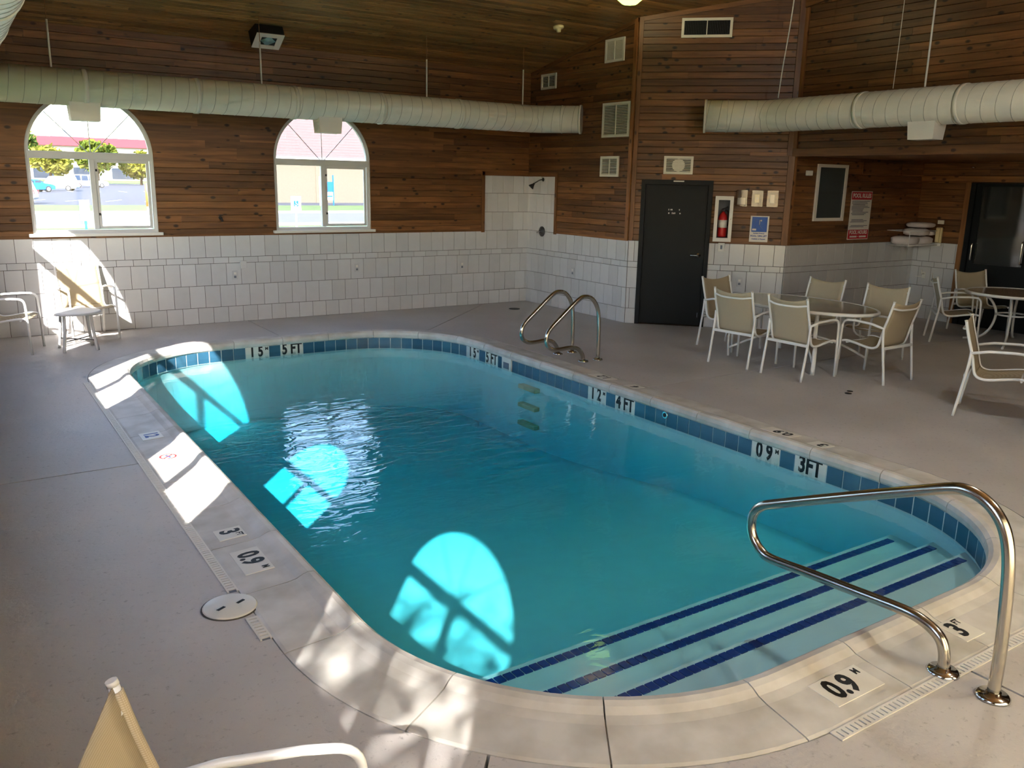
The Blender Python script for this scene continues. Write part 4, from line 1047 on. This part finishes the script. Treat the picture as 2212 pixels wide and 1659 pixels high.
# ================================================================== DECK FITTINGS
def grab_rail(loc, rz, label, flare=.062):
    t = empty('grab_rail', loc, rz); tag(t, label, 'handrail', 'steel pool handrails')
    s = .215
    path = crom([(x, 0, z) for x, z in [(0, 0), (0, .25), (.006, .458), (.035, .615), (.115, .728), (.215, .762), (.32, .732), (.548, .55), (.715, .41), (.757, .315), (.735, .229), (.653, .182), (.553, .178), (.41, .186), (.30, .158), (.235, .085), (s, 0)]], 4)
    MB().tube(path, .024, 12).build('rail', 'steel', t)
    for x in (0, s): MB().lathe([(flare, 0), (flare, .008), (flare * .85, .018), (.027, .02), (.027, .03)], 22).build('escutcheon', 'chrome', t, T(x, 0, 0))
    return t
grab_rail((-2.10, -4.08, 0), math.pi, 'steel grab rail farther from the tables at the pool edge')
grab_rail((-2.10, -4.58, 0), math.pi, 'steel grab rail nearer the tables at the pool edge')
t = empty('entry_handrail', (-4.975, -10.715, 0), math.pi / 2); tag(t, 'large steel handrail over the pool entry steps', 'handrail')
path = crom([(x, 0, z) for x, z in [(0, 0), (.0, .2), (.012, .45), (.03, .62), (.06, .72), (.108, .785), (.17, .823), (.236, .834), (.30, .82), (.429, .768), (.776, .623), (1.16, .458), (1.25, .415), (1.297, .369), (1.314, .313), (1.309, .256), (1.285, .208), (1.237, .168), (1.162, .150), (.919, .168), (.64, .186), (.42, .20), (.321, .188), (.25, .152), (.22, .09), (.215, 0)]], 4)
MB().tube(path, .0255, 14).build('rail', 'steel', t)
for x in (0, .215): MB().lathe([(.068, 0), (.068, .008), (.058, .018), (.03, .02), (.03, .028)], 26).build('escutcheon', 'chrome', t, T(x, 0, 0))
# skimmer lid
t = empty('skimmer_lid', (-7.431, -8.336, 0)); tag(t, 'round cream skimmer lid set in the deck at the left', 'lid')
MB().lathe([(.135, -.02), (.135, .004), (.12, .005)], 36).build('collar', 'grout', t)
MB().lathe([(.128, -.02), (.128, .008), (.12, .011), (0, .011)], 36).build('disc', 'marker_cope', t)
for q in (-.045, .055): MB().box(-.022, .022, -.008, .008, 0, .0125).build('finger_slot', 'ink', t, T(q, q * .25, 0) @ Rz(.5))
# slotted deck drains
def drain(x0, y0, x1, y1, label):
    L = math.hypot(x1 - x0, y1 - y0); t = empty('deck_drain', (x0, y0, 0), math.atan2(y1 - y0, x1 - x0)); tag(t, label, 'drain', 'white slotted deck drains')
    MB().box(0, L, -.028, .028, -.03, .001).build('channel', 'inkgrey', t)
    MB().box(0, L, -.028, -.019, -.01, .006).build('side_rail', 'signwhite', t); MB().box(0, L, .019, .028, -.01, .006).build('side_rail', 'signwhite', t)
    mb = MB(); x = 0
    while x < L - .02: mb.box(x, x + .02, -.02, .02, -.005, .0055); x += .028
    b = mb.build('cross_bars', 'signwhite', t); b['kind'] = 'stuff'
drain(-7.375, -3.05, -7.375, -8.19, 'long white slotted drain along the left side of the pool')
drain(-7.375, -8.49, -7.375, -8.72, 'short white slotted drain beside the round skimmer lid')
drain(-5.76, -10.535, -3.9, -10.535, 'white slotted drain under the entry handrail at the near side')
t = MB().lathe([(.09, -.01), (.09, .004), (.07, .006), (0, .006)], 20).build('floor_drain', 'ink', None, T(-.72, -.72, 0)); tag(t, 'dark floor drain near the shower corner', 'drain')
t = MB().lathe([(.035, -.01), (.035, .004), (0, .005)], 12, (0, 0, 0)).lathe([(.03, -.01), (.03, .004), (0, .005)], 12, (.1, .05, 0)).build('deck_anchor', 'ink', None, T(-.874, -7.11, 0)); tag(t, 'pair of small black deck caps in front of the oval table', 'cap')
# depth markers set in the coping
def cope_marker(x, y, rz, w, h, parts, label, mat='marker_cope'):
    t = empty('depth_marker', (x, y, .0135), rz); tag(t, label, 'depth marker', 'depth markers on the coping')
    tilt = Rx(math.radians(3.0))
    MB().box(-w / 2, w / 2, -h / 2, h / 2, -.012, .002, .0015).build('tile', mat, t, tilt)
    for tx, sz, px_, py_, m_ in parts: link('lettering', text_mesh(tx, sz, m_, sx=.85), t, tilt @ T(px_, py_, .0026))
    return t
hp = math.pi / 2
cope_marker(-5.44, -10.35, 0, .31, .155, [('0.9', .155, -.03, 0, 'ink'), ('M', .05, .115, .04, 'ink')], 'white 0.9 M depth marker on the near coping')
cope_marker(-4.57, -10.35, 0, .155, .155, [('3', .15, -.02, 0, 'ink'), ('FT', .05, .04, .045, 'ink')], 'white 3 FT depth marker under the entry handrail')
cope_marker(-7.195, -7.48, -hp, .155, .155, [('3', .15, -.02, 0, 'ink'), ('FT', .05, .04, .045, 'ink')], 'white 3 FT depth marker on the left coping')
cope_marker(-7.195, -7.90, -hp, .31, .155, [('0.9', .155, -.03, 0, 'ink'), ('M', .05, .115, .04, 'ink')], 'white 0.9 M depth marker on the left coping')
cope_marker(-7.195, -5.25, -hp, .2, .155, [('12', .14, -.01, 0, 'inkblue')], 'worn blue 12 depth marker on the left coping')
cope_marker(-2.655, -7.72, hp, .31, .155, [('0.9', .155, -.03, 0, 'ink')], 'upside down wide 0.9 depth marker on the right coping')
cope_marker(-2.655, -8.12, hp, .155, .155, [('3', .15, -.02, 0, 'ink')], 'upside down square 3 depth marker on the right coping, nearest the steps')
cope_marker(-2.655, -5.35, hp, .31, .155, [('1.2', .155, -.03, 0, 'ink')], 'wide 1.2 depth marker on the right coping nearest the grab rails')
cope_marker(-2.655, -5.86, hp, .155, .155, [('4', .15, -.02, 0, 'ink')], 'square 4 depth marker on the right coping behind the rope anchor')
t = empty('no_diving_marker', (-7.195, -5.86, .0135), -hp); tag(t, 'no diving marker with a red ring on the left coping', 'marker')
MB().box(-.078, .078, -.078, .078, -.012, .002, .0015).build('tile', 'marker_cope', t)
rg = MB(); rg.tube([(.055 * math.cos(a * math.pi / 12), .055 * math.sin(a * math.pi / 12), .0024) for a in range(24)], .007, 6, closed=True, flat=(1, .05)); rg.tube([(-.039, .039, .0024), (.039, -.039, .0024)], .006, 6, flat=(1, .05)); rg.build('red_ring', 'inkred', t)
MB().tube([(-.03, -.01, .0022), (.03, .015, .0022)], .008, 6, flat=(1, .05)).build('diver_symbol', 'inkblue', t)
# ================================================================== FURNITURE
CH = {}
def chair_meshes():
    rail = lambda x: [(x, -.30, .885), (x, -.262, .74), (x, -.215, .585), (x, -.19, .47), (x, -.165, .40), (x, -.11, .372), (x, -.03, .375), (x, .1, .398), (x, .2, .41), (x, .262, .40)]
    mb = {}
    for sgn in (-1, 1):
        x = .252 * sgn; xo = .268 * sgn
        CH['rail%d' % sgn] = MB().tube(crom(rail(x), 4), .0135, 10).mesh('side_rail', 'chairwhite')
        arm = fillet([(xo, -.228, .60), (xo, -.08, .632), (xo, .12, .642), (xo, .262, .635), (xo, .272, .45), (xo, .285, .0)], [.2, .2, .12, .3], 6)
        CH['arm%d' % sgn] = MB().tube(arm, .0135, 10).mesh('arm', 'chairwhite')
        CH['rleg%d' % sgn] = MB().tube(crom([(xo, -.222, .615), (xo, -.235, .45), (xo, -.268, .22), (xo, -.300, .0)], 3), .0135, 10).mesh('leg', 'chairwhite')
        CH['cap%d' % sgn] = MB().tube([(x, -.2995, .883), (x, -.303, .896)], .0145, 10).mesh('end_cap', 'signwhite')
    CH['topbar'] = MB().tube(crom([(-.25, -.286, .82), (-.12, -.322, .80), (.12, -.322, .80), (.25, -.286, .82)], 5), .011, 8).mesh('top_bar', 'chairwhite')
    CH['lowbar'] = MB().box(-.26, .26, -.262, -.238, .375, .405, .004).mesh('rear_bar', 'chairwhite')
    CH['frontbar'] = MB().tube([(-.26, .2, .392), (.26, .2, .392)], .011, 8).mesh('front_bar', 'chairwhite')
    cur = crom(rail(0), 4); 
    def sheet(pts, dip_top):
        mb = MB(); nu = 9; nv = len(pts); vs = []
        for lay in (0, 1):
            for j, p in enumerate(pts):
                for i in range(nu):
                    t = i / (nu - 1) * 2 - 1; sag = (1 - t * t)
                    nxt = pts[min(j + 1, nv - 1)] - pts[max(j - 1, 0)]; nrm = Vector((0, -nxt.z, nxt.y)).normalized()
                    q = Vector(p) + nrm * (-.018 * sag + lay * .003)
                    if dip_top and j < 3: q.z -= .035 * sag * (1 - j / 3)
                    vs.append((t * .243, q.y, q.z))
        n = nu * nv; fs = []
        for j in range(nv - 1):
            for i in range(nu - 1):
                a = j * nu + i; fs += [(a, a + 1, a + nu + 1, a + nu), (n + a, n + a + nu, n + a + nu + 1, n + a + 1)]
        for i in range(nu - 1): fs += [(i, n + i, n + i + 1, i + 1), ((nv - 1) * nu + i, (nv - 1) * nu + i + 1, n + (nv - 1) * nu + i + 1, n + (nv - 1) * nu + i)]
        for j in range(nv - 1):
            a = j * nu; b = a + nu - 1; fs += [(a, a + nu, n + a + nu, n + a), (b, n + b, n + b + nu, b + nu)]
        return mb.add(vs, fs, True)
    nb = 16
    CH['back'] = sheet(cur[:nb + 1], True).mesh('backrest', 'sling'); CH['seat'] = sheet(cur[nb:], False).mesh('seat', 'sling')
chair_meshes()
def chair(R, f, label, group, origin=False):
    f = Vector((f[0], f[1], 0)).normalized(); rz = math.atan2(-f.x, f.y)
    o = Vector((R[0], R[1], 0)) + (Vector() if origin else f * .295)
    t = empty('patio_chair', o, rz); tag(t, label, 'chair', group)
    for k, nm in (('back', 'backrest'), ('seat', 'seat'), ('topbar', 'top_bar'), ('lowbar', 'rear_bar'), ('frontbar', 'front_bar'), ('rail-1', 'side_rail'), ('rail1', 'side_rail'), ('arm-1', 'arm'), ('arm1', 'arm'), ('rleg-1', 'leg'), ('rleg1', 'leg'), ('cap-1', 'end_cap'), ('cap1', 'end_cap')):
        link(nm, CH[k], t)
    return t
G1 = 'sling chairs around the oval table'
chair((-.05, -4.44), (0.02, -1), 'sling chair at the oval table end nearest the black door', G1)
chair((-.965, -5.565), (.985, .12), 'sling chair on the pool side of the oval table, nearer the door', G1)
chair((-.905, -6.28), (1, .02), 'sling chair on the pool side of the oval table, beside the near end', G1)
chair((.04, -7.07), (-.02, 1), 'sling chair at the near end of the oval table, back to the camera', G1)
chair((1.10, -5.29), (-1, -.08), 'sling chair on the far side of the oval table, left one', G1)
chair((1.20, -6.09), (-.98, -.2), 'sling chair on the far side of the oval table, right one', G1)
G2 = 'sling chairs around the round table by the glass door'
chair((2.97, -5.64), (.62, -.78), 'sling chair seen from its side left of the round table', G2)
chair((4.32, -5.40), (-.40, -.92), 'sling chair standing against the glass door behind the round table', G2)
chair((3.98, -6.98), (-.62, .78), 'partly cut off sling chair pushed under the round table at the right edge', G2, True)
chair((-.505, -8.035), (.4, -.92), 'sling chair in profile at the right edge, nearest the pool', G2)
chair((-.80, -9.02), (.2, -.98), 'sling chair leg and arm just cut off by the right edge', G2)
G3 = 'sling chairs by the left arched window'
chair((-6.985, -.40), (.16, -1), 'sunlit sling chair against the tiles under the left window', G3, True)
chair((-7.89, -.96), (.95, -.31), 'sling chair cut off by the left edge beside the small table', G3, True)
fc = chair((-7.99, -10.58), (.93, -.37), 'sling chair in the bottom left foreground seen from above', 'foreground chair', True)
for sgn in (-1, 1): MB().tube(crom([(.252 * sgn, -.2955, .868), (.252 * sgn, -.262, .74), (.252 * sgn, -.215, .585), (.252 * sgn, -.19, .47)], 5), .0175, 10).build('sling_sleeve', 'sling', fc)

def oval_table(loc, ax, ay, h, label, mat):
    t = empty('oval_table', loc); tag(t, label, 'table')
    MB().lathe([(1, -.012), (1.0, .0), (.99, .004), (0, .004)], 48, (0, 0, h), False, (ax - .03, ay - .03)).build('glass_top', mat, t)
    n = 56; pts = [((ax - .015) * math.cos(2 * math.pi * k / n), (ay - .015) * math.sin(2 * math.pi * k / n), h - .012) for k in range(n)]
    MB().tube(pts, .02, 10, closed=True).build('rim', 'chairwhite', t)
    for sx, sy in ((-1, -1), (-1, 1), (1, -1), (1, 1)):
        lg = MB(); foot = Vector((sx * .48, sy * .62, 0)); tp = Vector((sx * .36, sy * .52, h - .02))
        d = (foot - Vector((0, 0, 0))).normalized()
        lg.tube(crom([tp, tp * .98 + Vector((0, 0, -.25)), foot + Vector((0, 0, .3)), foot], 4), .024, 8, flat=(1, .5)); lg.build('leg', 'chairwhite', t)
        MB().tube(crom([foot + Vector((0, 0, .1)), Vector((sx * .3, sy * .4, .24)), Vector((sx * .08, sy * .12, .34))], 4), .014, 8).build('brace', 'chairwhite', t)
    MB().lathe([(.12, -.012), (.12, .012)], 20, (0, 0, .34), True, (1, 1.5)).build('hub_ring', 'chairwhite', t)
    return t
oval_table((0, -5.75, 0), .58, .98, .70, 'white rimmed oval glass dining table with six chairs', 'tabletop')
t = empty('round_table', (3.65, -6.41, 0)); tag(t, 'round brown glass table with curved white legs by the glass door', 'table')
MB().lathe([(.58, -.012), (.58, .002), (0, .002)], 48, (0, 0, .70), False).build('glass_top', 'tabletop2', t)
n = 48; MB().tube([(.6 * math.cos(2 * math.pi * k / n), .6 * math.sin(2 * math.pi * k / n), .69) for k in range(n)], .02, 10, closed=True).build('rim', 'chairwhite', t)
for k in range(4):
    a = math.radians(20 + 90 * k); c, s = math.cos(a), math.sin(a)
    MB().tube(crom([(c * .45, s * .45, .68), (c * .3, s * .3, .6), (c * .2, s * .2, .42), (c * .24, s * .24, .2), (c * .36, s * .36, .06), (c * .56, s * .56, .014)], 5), .017, 8).build('leg', 'chairwhite', t)
n = 24; MB().tube([(.2 * math.cos(2 * math.pi * k / n), .2 * math.sin(2 * math.pi * k / n), .4) for k in range(n)], .012, 8, closed=True).build('leg_ring', 'chairwhite', t)
def side_table(loc, r, h, label, rz=0):
    t = empty('side_table', loc, rz); tag(t, label, 'table', 'small round side tables')
    MB().lathe([(r - .015, -.008), (r - .015, .002), (0, .002)], 36, (0, 0, h), False).build('glass_top', 'tabletop', t)
    MB().lathe([(r - .02, -.018), (r, -.018), (r + .003, -.005), (r, .006), (r - .02, .006)], 40, (0, 0, h)).build('rim', 'alu', t)
    for k in range(4):
        a = math.radians(30 + 90 * k); c, s = math.cos(a), math.sin(a)
        MB().tube(crom([(c * r * .72, s * r * .72, h - .015), (c * r * .78, s * r * .78, h * .5), (c * r * .92, s * r * .92, 0)], 4), .02, 8, flat=(1, .7)).build('leg', 'alu', t)
    for k in range(2):
        a = math.radians(30 + 90 * k); c, s = math.cos(a) * r * .85, math.sin(a) * r * .85
        MB().tube([(c, s, h * .27), (-c, -s, h * .27)], .006, 6).build('stretcher', 'darkmetal', t)
    return t
side_table((-7.21, -1.17, 0), .275, .45, 'small round glass side table under the left arched window', .3)

# ================================================================== OUTSIDE
GZ = -.3
def ground(name, x0, x1, y0, y1, mat, dz=0.0, kind='structure'):
    return struct(MB().box(x0, x1, y0, y1, GZ - .3, GZ + dz).build(name, mat))
ground('lawn', -160, 220, .4, 29.5, 'grass', -.02); ground('lawn', -160, -9.0, -60, .4, 'grass', -.02); ground('lawn', -9.0, 30, -60, -13.8, 'grass', -.02)
ground('road', -160, 220, 29.5, 43.0, 'road', .0)
ground('kerb', -160, 220, 43.0, 43.6, 'kerb', .12); ground('kerb', -160, 220, 29.2, 29.6, 'kerb', .1)
ground('grass_verge', -160, 220, 43.6, 56, 'grass', .05)
ground('parking_lot', -160, 220, 56, 195, 'asphalt', .0)
ground('far_lawn', -160, 260, 195, 330, 'grass', .1)
mb = MB()
for k in range(14): mb.add([(-6 + k * 3.0, 66, GZ + .006), (-5.88 + k * 3.0, 66, GZ + .006), (-3.88 + k * 3.0, 71, GZ + .006), (-4 + k * 3.0, 71, GZ + .006)], [(0, 1, 2, 3)])
for k in range(16): mb.add([(-10 + k * 3.0, 104, GZ + .006), (-9.85 + k * 3.0, 104, GZ + .006), (-9.85 + k * 3.0, 110, GZ + .006), (-10 + k * 3.0, 110, GZ + .006)], [(0, 1, 2, 3)])
struct(mb.build('lot_lines', 'signwhite'))
# cars: local +x is the front
def car(loc, rz, body, L, Hh, label, suv=True):
    t = empty('car', loc, rz); tag(t, label, 'car', 'cars on the parking lot'); w = .92
    if suv: prof = [(-L / 2, .45), (-L / 2 - .03, .85), (-L / 2 + .12, 1.0), (-L / 2 + .35, Hh - .08), (-L / 2 + .6, Hh), (.25, Hh), (.65, Hh - .08), (1.15, 1.08), (L / 2 - .25, .98), (L / 2, .8), (L / 2 + .02, .45), (L / 2 - .1, .32), (-L / 2 + .1, .32)]
    else: prof = [(-L / 2, .45), (-L / 2, .8), (-L / 2 + .15, .95), (-L / 2 + .7, 1.0), (-L / 2 + 1.3, Hh), (.2, Hh), (1.0, 1.0), (L / 2 - .3, .86), (L / 2, .7), (L / 2, .42), (L / 2 - .1, .28), (-L / 2 + .1, .28)]
    mb = MB(); n = len(prof); vs = []
    for yy, ins in ((-w, 0), (-w + .02, 0), (w - .02, 0), (w, 0)):
        for x, z in prof:
            nar = max(0, (z - 1.0)) * .22
            vs.append((x, yy - math.copysign(nar, yy), z))
    fs = [tuple(range(n))[::-1], tuple(3 * n + i for i in range(n))]
    for r in range(3): fs += [(r * n + i, r * n + (i + 1) % n, (r + 1) * n + (i + 1) % n, (r + 1) * n + i) for i in range(n)]
    mb.add(vs, fs).build('body', body, t)
    zt, zb = Hh - .12, 1.05
    for sgn in (-1, 1):
        for a, b in (((-L / 2 + .5, -L / 2 + 1.35), (-L / 2 + 1.45, -.25), (-.17, .62)) if suv else ((-L / 2 + 1.1, -.2), (-.12, .6))):
            nar0, nar1 = .05 * .22, (zt - 1) * .22
            MB().add([(a, sgn * (w - nar0 + .006), zb), (b, sgn * (w - nar0 + .006), zb), (b - .05, sgn * (w - nar1 + .006), zt), (a + .08, sgn * (w - nar1 + .006), zt),
                      (a, sgn * (w - nar0 - .02), zb), (b, sgn * (w - nar0 - .02), zb), (b - .05, sgn * (w - nar1 - .02), zt), (a + .08, sgn * (w - nar1 - .02), zt)],
                     [(0, 1, 2, 3), (4, 7, 6, 5), (0, 4, 5, 1), (1, 5, 6, 2), (2, 6, 7, 3), (3, 7, 4, 0)]).build('side_window', 'carglass', t)
        for x in (-L * .31, L * .31):
            wh = MB().tube([(x, sgn * (w - .2), .34), (x, sgn * (w + .015), .34)], .34, 20).build('wheel', 'rubber', t)
            MB().tube([(x, sgn * (w + .015), .34), (x, sgn * (w + .025), .34)], .21, 14).build('hubcap', 'carsilver', wh)
        MB().box(-L / 2 - .045, -L / 2 + .02, sgn * w - (.2 if sgn > 0 else 0), sgn * w + (0 if sgn > 0 else .2), .72, 1.0).build('tail_lamp', 'tail', t)
    if suv: MB().add([(-L / 2 + .1, -.7, 1.04), (-L / 2 + .1, .7, 1.04), (-L / 2 + .3, .64, Hh - .14), (-L / 2 + .3, -.64, Hh - .14), (-L / 2 + .14, -.7, 1.04), (-L / 2 + .14, .7, 1.04), (-L / 2 + .36, .64, Hh - .14), (-L / 2 + .36, -.64, Hh - .14)], [(0, 1, 2, 3), (4, 7, 6, 5), (0, 4, 5, 1), (1, 5, 6, 2), (2, 6, 7, 3), (3, 7, 4, 0)]).build('rear_window', 'carglass', t)
    MB().add([(.62, -.7, Hh - .13), (.62, .7, Hh - .13), (1.14, .76, 1.1), (1.14, -.76, 1.1), (.6, -.7, Hh - .17), (.6, .7, Hh - .17), (1.1, .76, 1.06), (1.1, -.76, 1.06)], [(0, 1, 2, 3), (4, 7, 6, 5), (0, 4, 5, 1), (1, 5, 6, 2), (2, 6, 7, 3), (3, 7, 4, 0)]).build('windshield', 'carglass', t)
    for sgn in (-1, 1): MB().box(L / 2 - .05, L / 2 + .03, sgn * .75 - .14, sgn * .75 + .14, .66, .8).build('head_lamp', 'carsilver', t)
    return t
car((4.0, 110, GZ), math.radians(160), 'carwhite', 4.9, 1.78, 'white wagon with red tail lamp in the left arched window')
car((11.2, 137, GZ), math.radians(8), 'carwhite', 5.3, 1.95, 'white sport utility car parked behind the white wagon')
car((.6, 101.5, GZ), math.radians(25), 'carblue', 4.5, 1.42, 'bright blue sedan at the left edge of the arched window', False)
car((-4.85, 60.5, GZ), math.radians(165), 'carwhite', 4.9, 1.75, 'white car rear end cut off by the left window jamb')
# trees
def tree(x, y, h, rx, rz_, mat, label, nleaf=900, lsz=.5, trunk=.2, base=GZ, cz=None, seed=1, group='trees outside the windows'):
    random.seed(seed); t = empty('tree', (x, y, base)); tag(t, label, 'tree', group); cz = cz if cz else h - rz_
    MB().tube([(0, 0, 0), (.1, 0, cz * .5), (0, .1, cz)], [trunk, trunk * .8, trunk * .4], 8).build('trunk', 'bark', t)
    for k in range(4):
        a = k * 1.7 + seed; MB().tube([(0, 0, cz * .6), (rx * .3 * math.cos(a), rx * .3 * math.sin(a), cz * .9), (rx * .6 * math.cos(a), rx * .6 * math.sin(a), cz + rz_ * .25)], [trunk * .45, trunk * .3, trunk * .12], 6).build('branch', 'bark', t)
    mb = MB(); cl = [(random.gauss(0, .42), random.gauss(0, .42), random.gauss(0, .42)) for _ in range(26)]
    for i in range(nleaf):
        c = random.choice(cl); p = Vector((c[0] + random.gauss(0, .2), c[1] + random.gauss(0, .2), c[2] + random.gauss(0, .2)))
        if p.length > 1: p = p.normalized() * random.uniform(.7, 1)
        p = Vector((p.x * rx, p.y * rx, cz + p.z * rz_)); s = lsz * random.uniform(.6, 1.3)
        u = Vector((random.gauss(0, 1), random.gauss(0, 1), random.gauss(0, 1))).normalized(); w = u.orthogonal().normalized() * .6
        mb.add([p - u * s * .5, p + w * s * .5, p + u * s * .5, p - w * s * .5], [(0, 1, 2, 3)])
    f = mb.build('foliage', mat, t, fixn=False); f['kind'] = 'stuff'; return t
T1 = [(9, 168, 7.0, 4.0, 2.9, 'leaf2', 'yellow green tree farthest left behind the parked cars'), (17.5, 172, 8.6, 4.0, 3.4, 'leaf', 'green tree behind the white wagon on the parking lot'),
      (26, 176, 6.6, 3.9, 2.7, 'leaf2', 'yellow green tree behind the window mullion'), (37, 190, 6.6, 3.6, 2.6, 'leaf3', 'dark green tree right of the window mullion'),
      (45, 196, 7.4, 4.2, 3.0, 'leaf', 'round green tree at the right side of the left window')]
for i, (x, y, h, rx, rz_, m, lb) in enumerate(T1): tree(x, y, h, rx, rz_, m, lb, 1500, 1.1, .28, seed=20 + i)
tree(10.5, 235, 12.5, 3, 3, 'leaf3', 'distant dark tree rising over the red roofed store', 500, 1.1, .3, seed=31)
# tree shading the window nearest the camera on the left
tree(-13.3, -17.0, 7.0, 2.3, 1.3, 'leaf', 'small leafy tree outside the left wall', 6500, .12, .12, seed=44, cz=5.6, group='tree by the left wall')
# store far away
t = empty('store_building', (24, 262, GZ)); tag(t, 'long low store with a red fascia beyond the trees', 'building')
MB().box(-80, 80, 0, 40, 0, 9.3).build('wall', 'storewall', t)
MB().box(-80.2, 80.2, -.8, 0, 9.4, 11.8).build('fascia', 'storered', t); MB().box(-80, 80, 0, 40, 9.3, 11.5).build('parapet', 'storewall', t)
MB().box(-3.6, 4.0, 4, 14, 11.5, 13.8).build('roof_unit', 'storegrey', t)
for k in range(12): MB().box(-60 + k * 10, -54 + k * 10, -.1, .05, .5, 3.6).build('window', 'carglass', t)
# stucco building with a mansard roof behind the right window
t = empty('stucco_building', (14.2, 64.75, GZ)); tag(t, 'cream stucco building with a pink shingled mansard roof in the right window', 'building')
MB().box(0, 30, 0, 18, 0, 3.82).build('wall', 'bwall', t); MB().box(-.5, 30.5, -.6, .2, 3.82, 4.05).build('eave', 'signwhite', t)
nr = 17
for k in range(nr):
    z0, z1 = 4.05 + k * .25, 4.05 + (k + 1) * .25 + .02; y0, y1 = -.5 + k * .17, -.5 + (k + 1) * .17
    MB().add([(-.5, y0 - .03, z0), (30.5, y0 - .03, z0), (30.5, y1, z1), (-.5, y1, z1), (-.5, y0 + .1, z0), (30.5, y0 + .1, z0), (30.5, y1 + .1, z1), (-.5, y1 + .1, z1)], [(0, 1, 2, 3), (4, 7, 6, 5), (0, 4, 5, 1), (1, 5, 6, 2), (2, 6, 7, 3), (3, 7, 4, 0)]).build('shingle_course', 'roof', t)
MB().box(0, 30, 2.4, 18, 3.82, 8.4).build('roof_deck', 'roof', t)
for k in range(6): MB().box(1.5 + k * 5, 1.9 + k * 5, -.12, .0, 0, 3.82).build('pilaster', 'bwall', t)
# signs outside
t = empty('accessible_sign', (.14, 12, GZ)); tag(t, 'white accessible parking sign on a post outside the right window', 'sign')
MB().box(-.02, .02, -.02, .02, 0, 1.75).build('post', 'carsilver', t); MB().box(-.15, .15, -.03, -.022, 1.32, 1.79).build('board', 'signwhite', t)
MB().box(-.07, .07, -.034, -.03, 1.5, 1.66).build('blue_square', 'signblue', t)
sy = MB(); sy.tube([(-.005, -.035, 1.638), (-.005, -.0355, 1.638)], .012, 10).tube([(-.005, -.0355, 1.62), (0, -.0355, 1.575), (.03, -.0355, 1.575), (.045, -.0355, 1.54)], .006, 6).tube([(.03 * math.cos(a / 3) - .005, -.0355, 1.55 + .03 * math.sin(a / 3)) for a in range(9, 19)], .005, 6); sy.build('wheelchair_symbol', 'signwhite', t)
t = empty('white_sign', (-5.11, 14, GZ)); tag(t, 'blank white sign back on a green post outside the left window', 'sign')
MB().box(-.03, .03, -.03, .03, 0, 1.1).build('post', 'green', t); MB().box(-.125, .125, -.04, -.03, 1.04, 1.6).build('board', 'signwhite', t)
t = empty('marker_post', (-3.83, 12, GZ)); tag(t, 'white marker post with an orange top outside the left window', 'post')
MB().tube([(0, 0, 0), (0, 0, 1.5)], .045, 12).build('post', 'signwhite', t); MB().tube([(0, 0, 1.5), (0, 0, 2.08), (0, 0, 2.1)], [.062, .062, .03], 12).build('cap', 'orange', t)
t = empty('banner_sign', (18.75, 56.8, GZ)); tag(t, 'blue and white banner sign in front of the stucco building', 'sign')
MB().box(-.75, -.66, -.05, .05, 0, 2.4).build('post', 'signwhite', t); MB().box(.42, .5, -.05, .05, 0, 2.5).build('post', 'signblue', t); MB().box(-.35, .42, -.03, .03, 1.15, 1.95).build('blue_board', 'signblue', t); MB().box(-.35, .42, -.03, .03, .45, 1.1).build('white_board', 'signwhite', t)
MB().box(-.3, .38, -.04, -.03, .72, .84).build('blue_stripe', 'signblue', t)
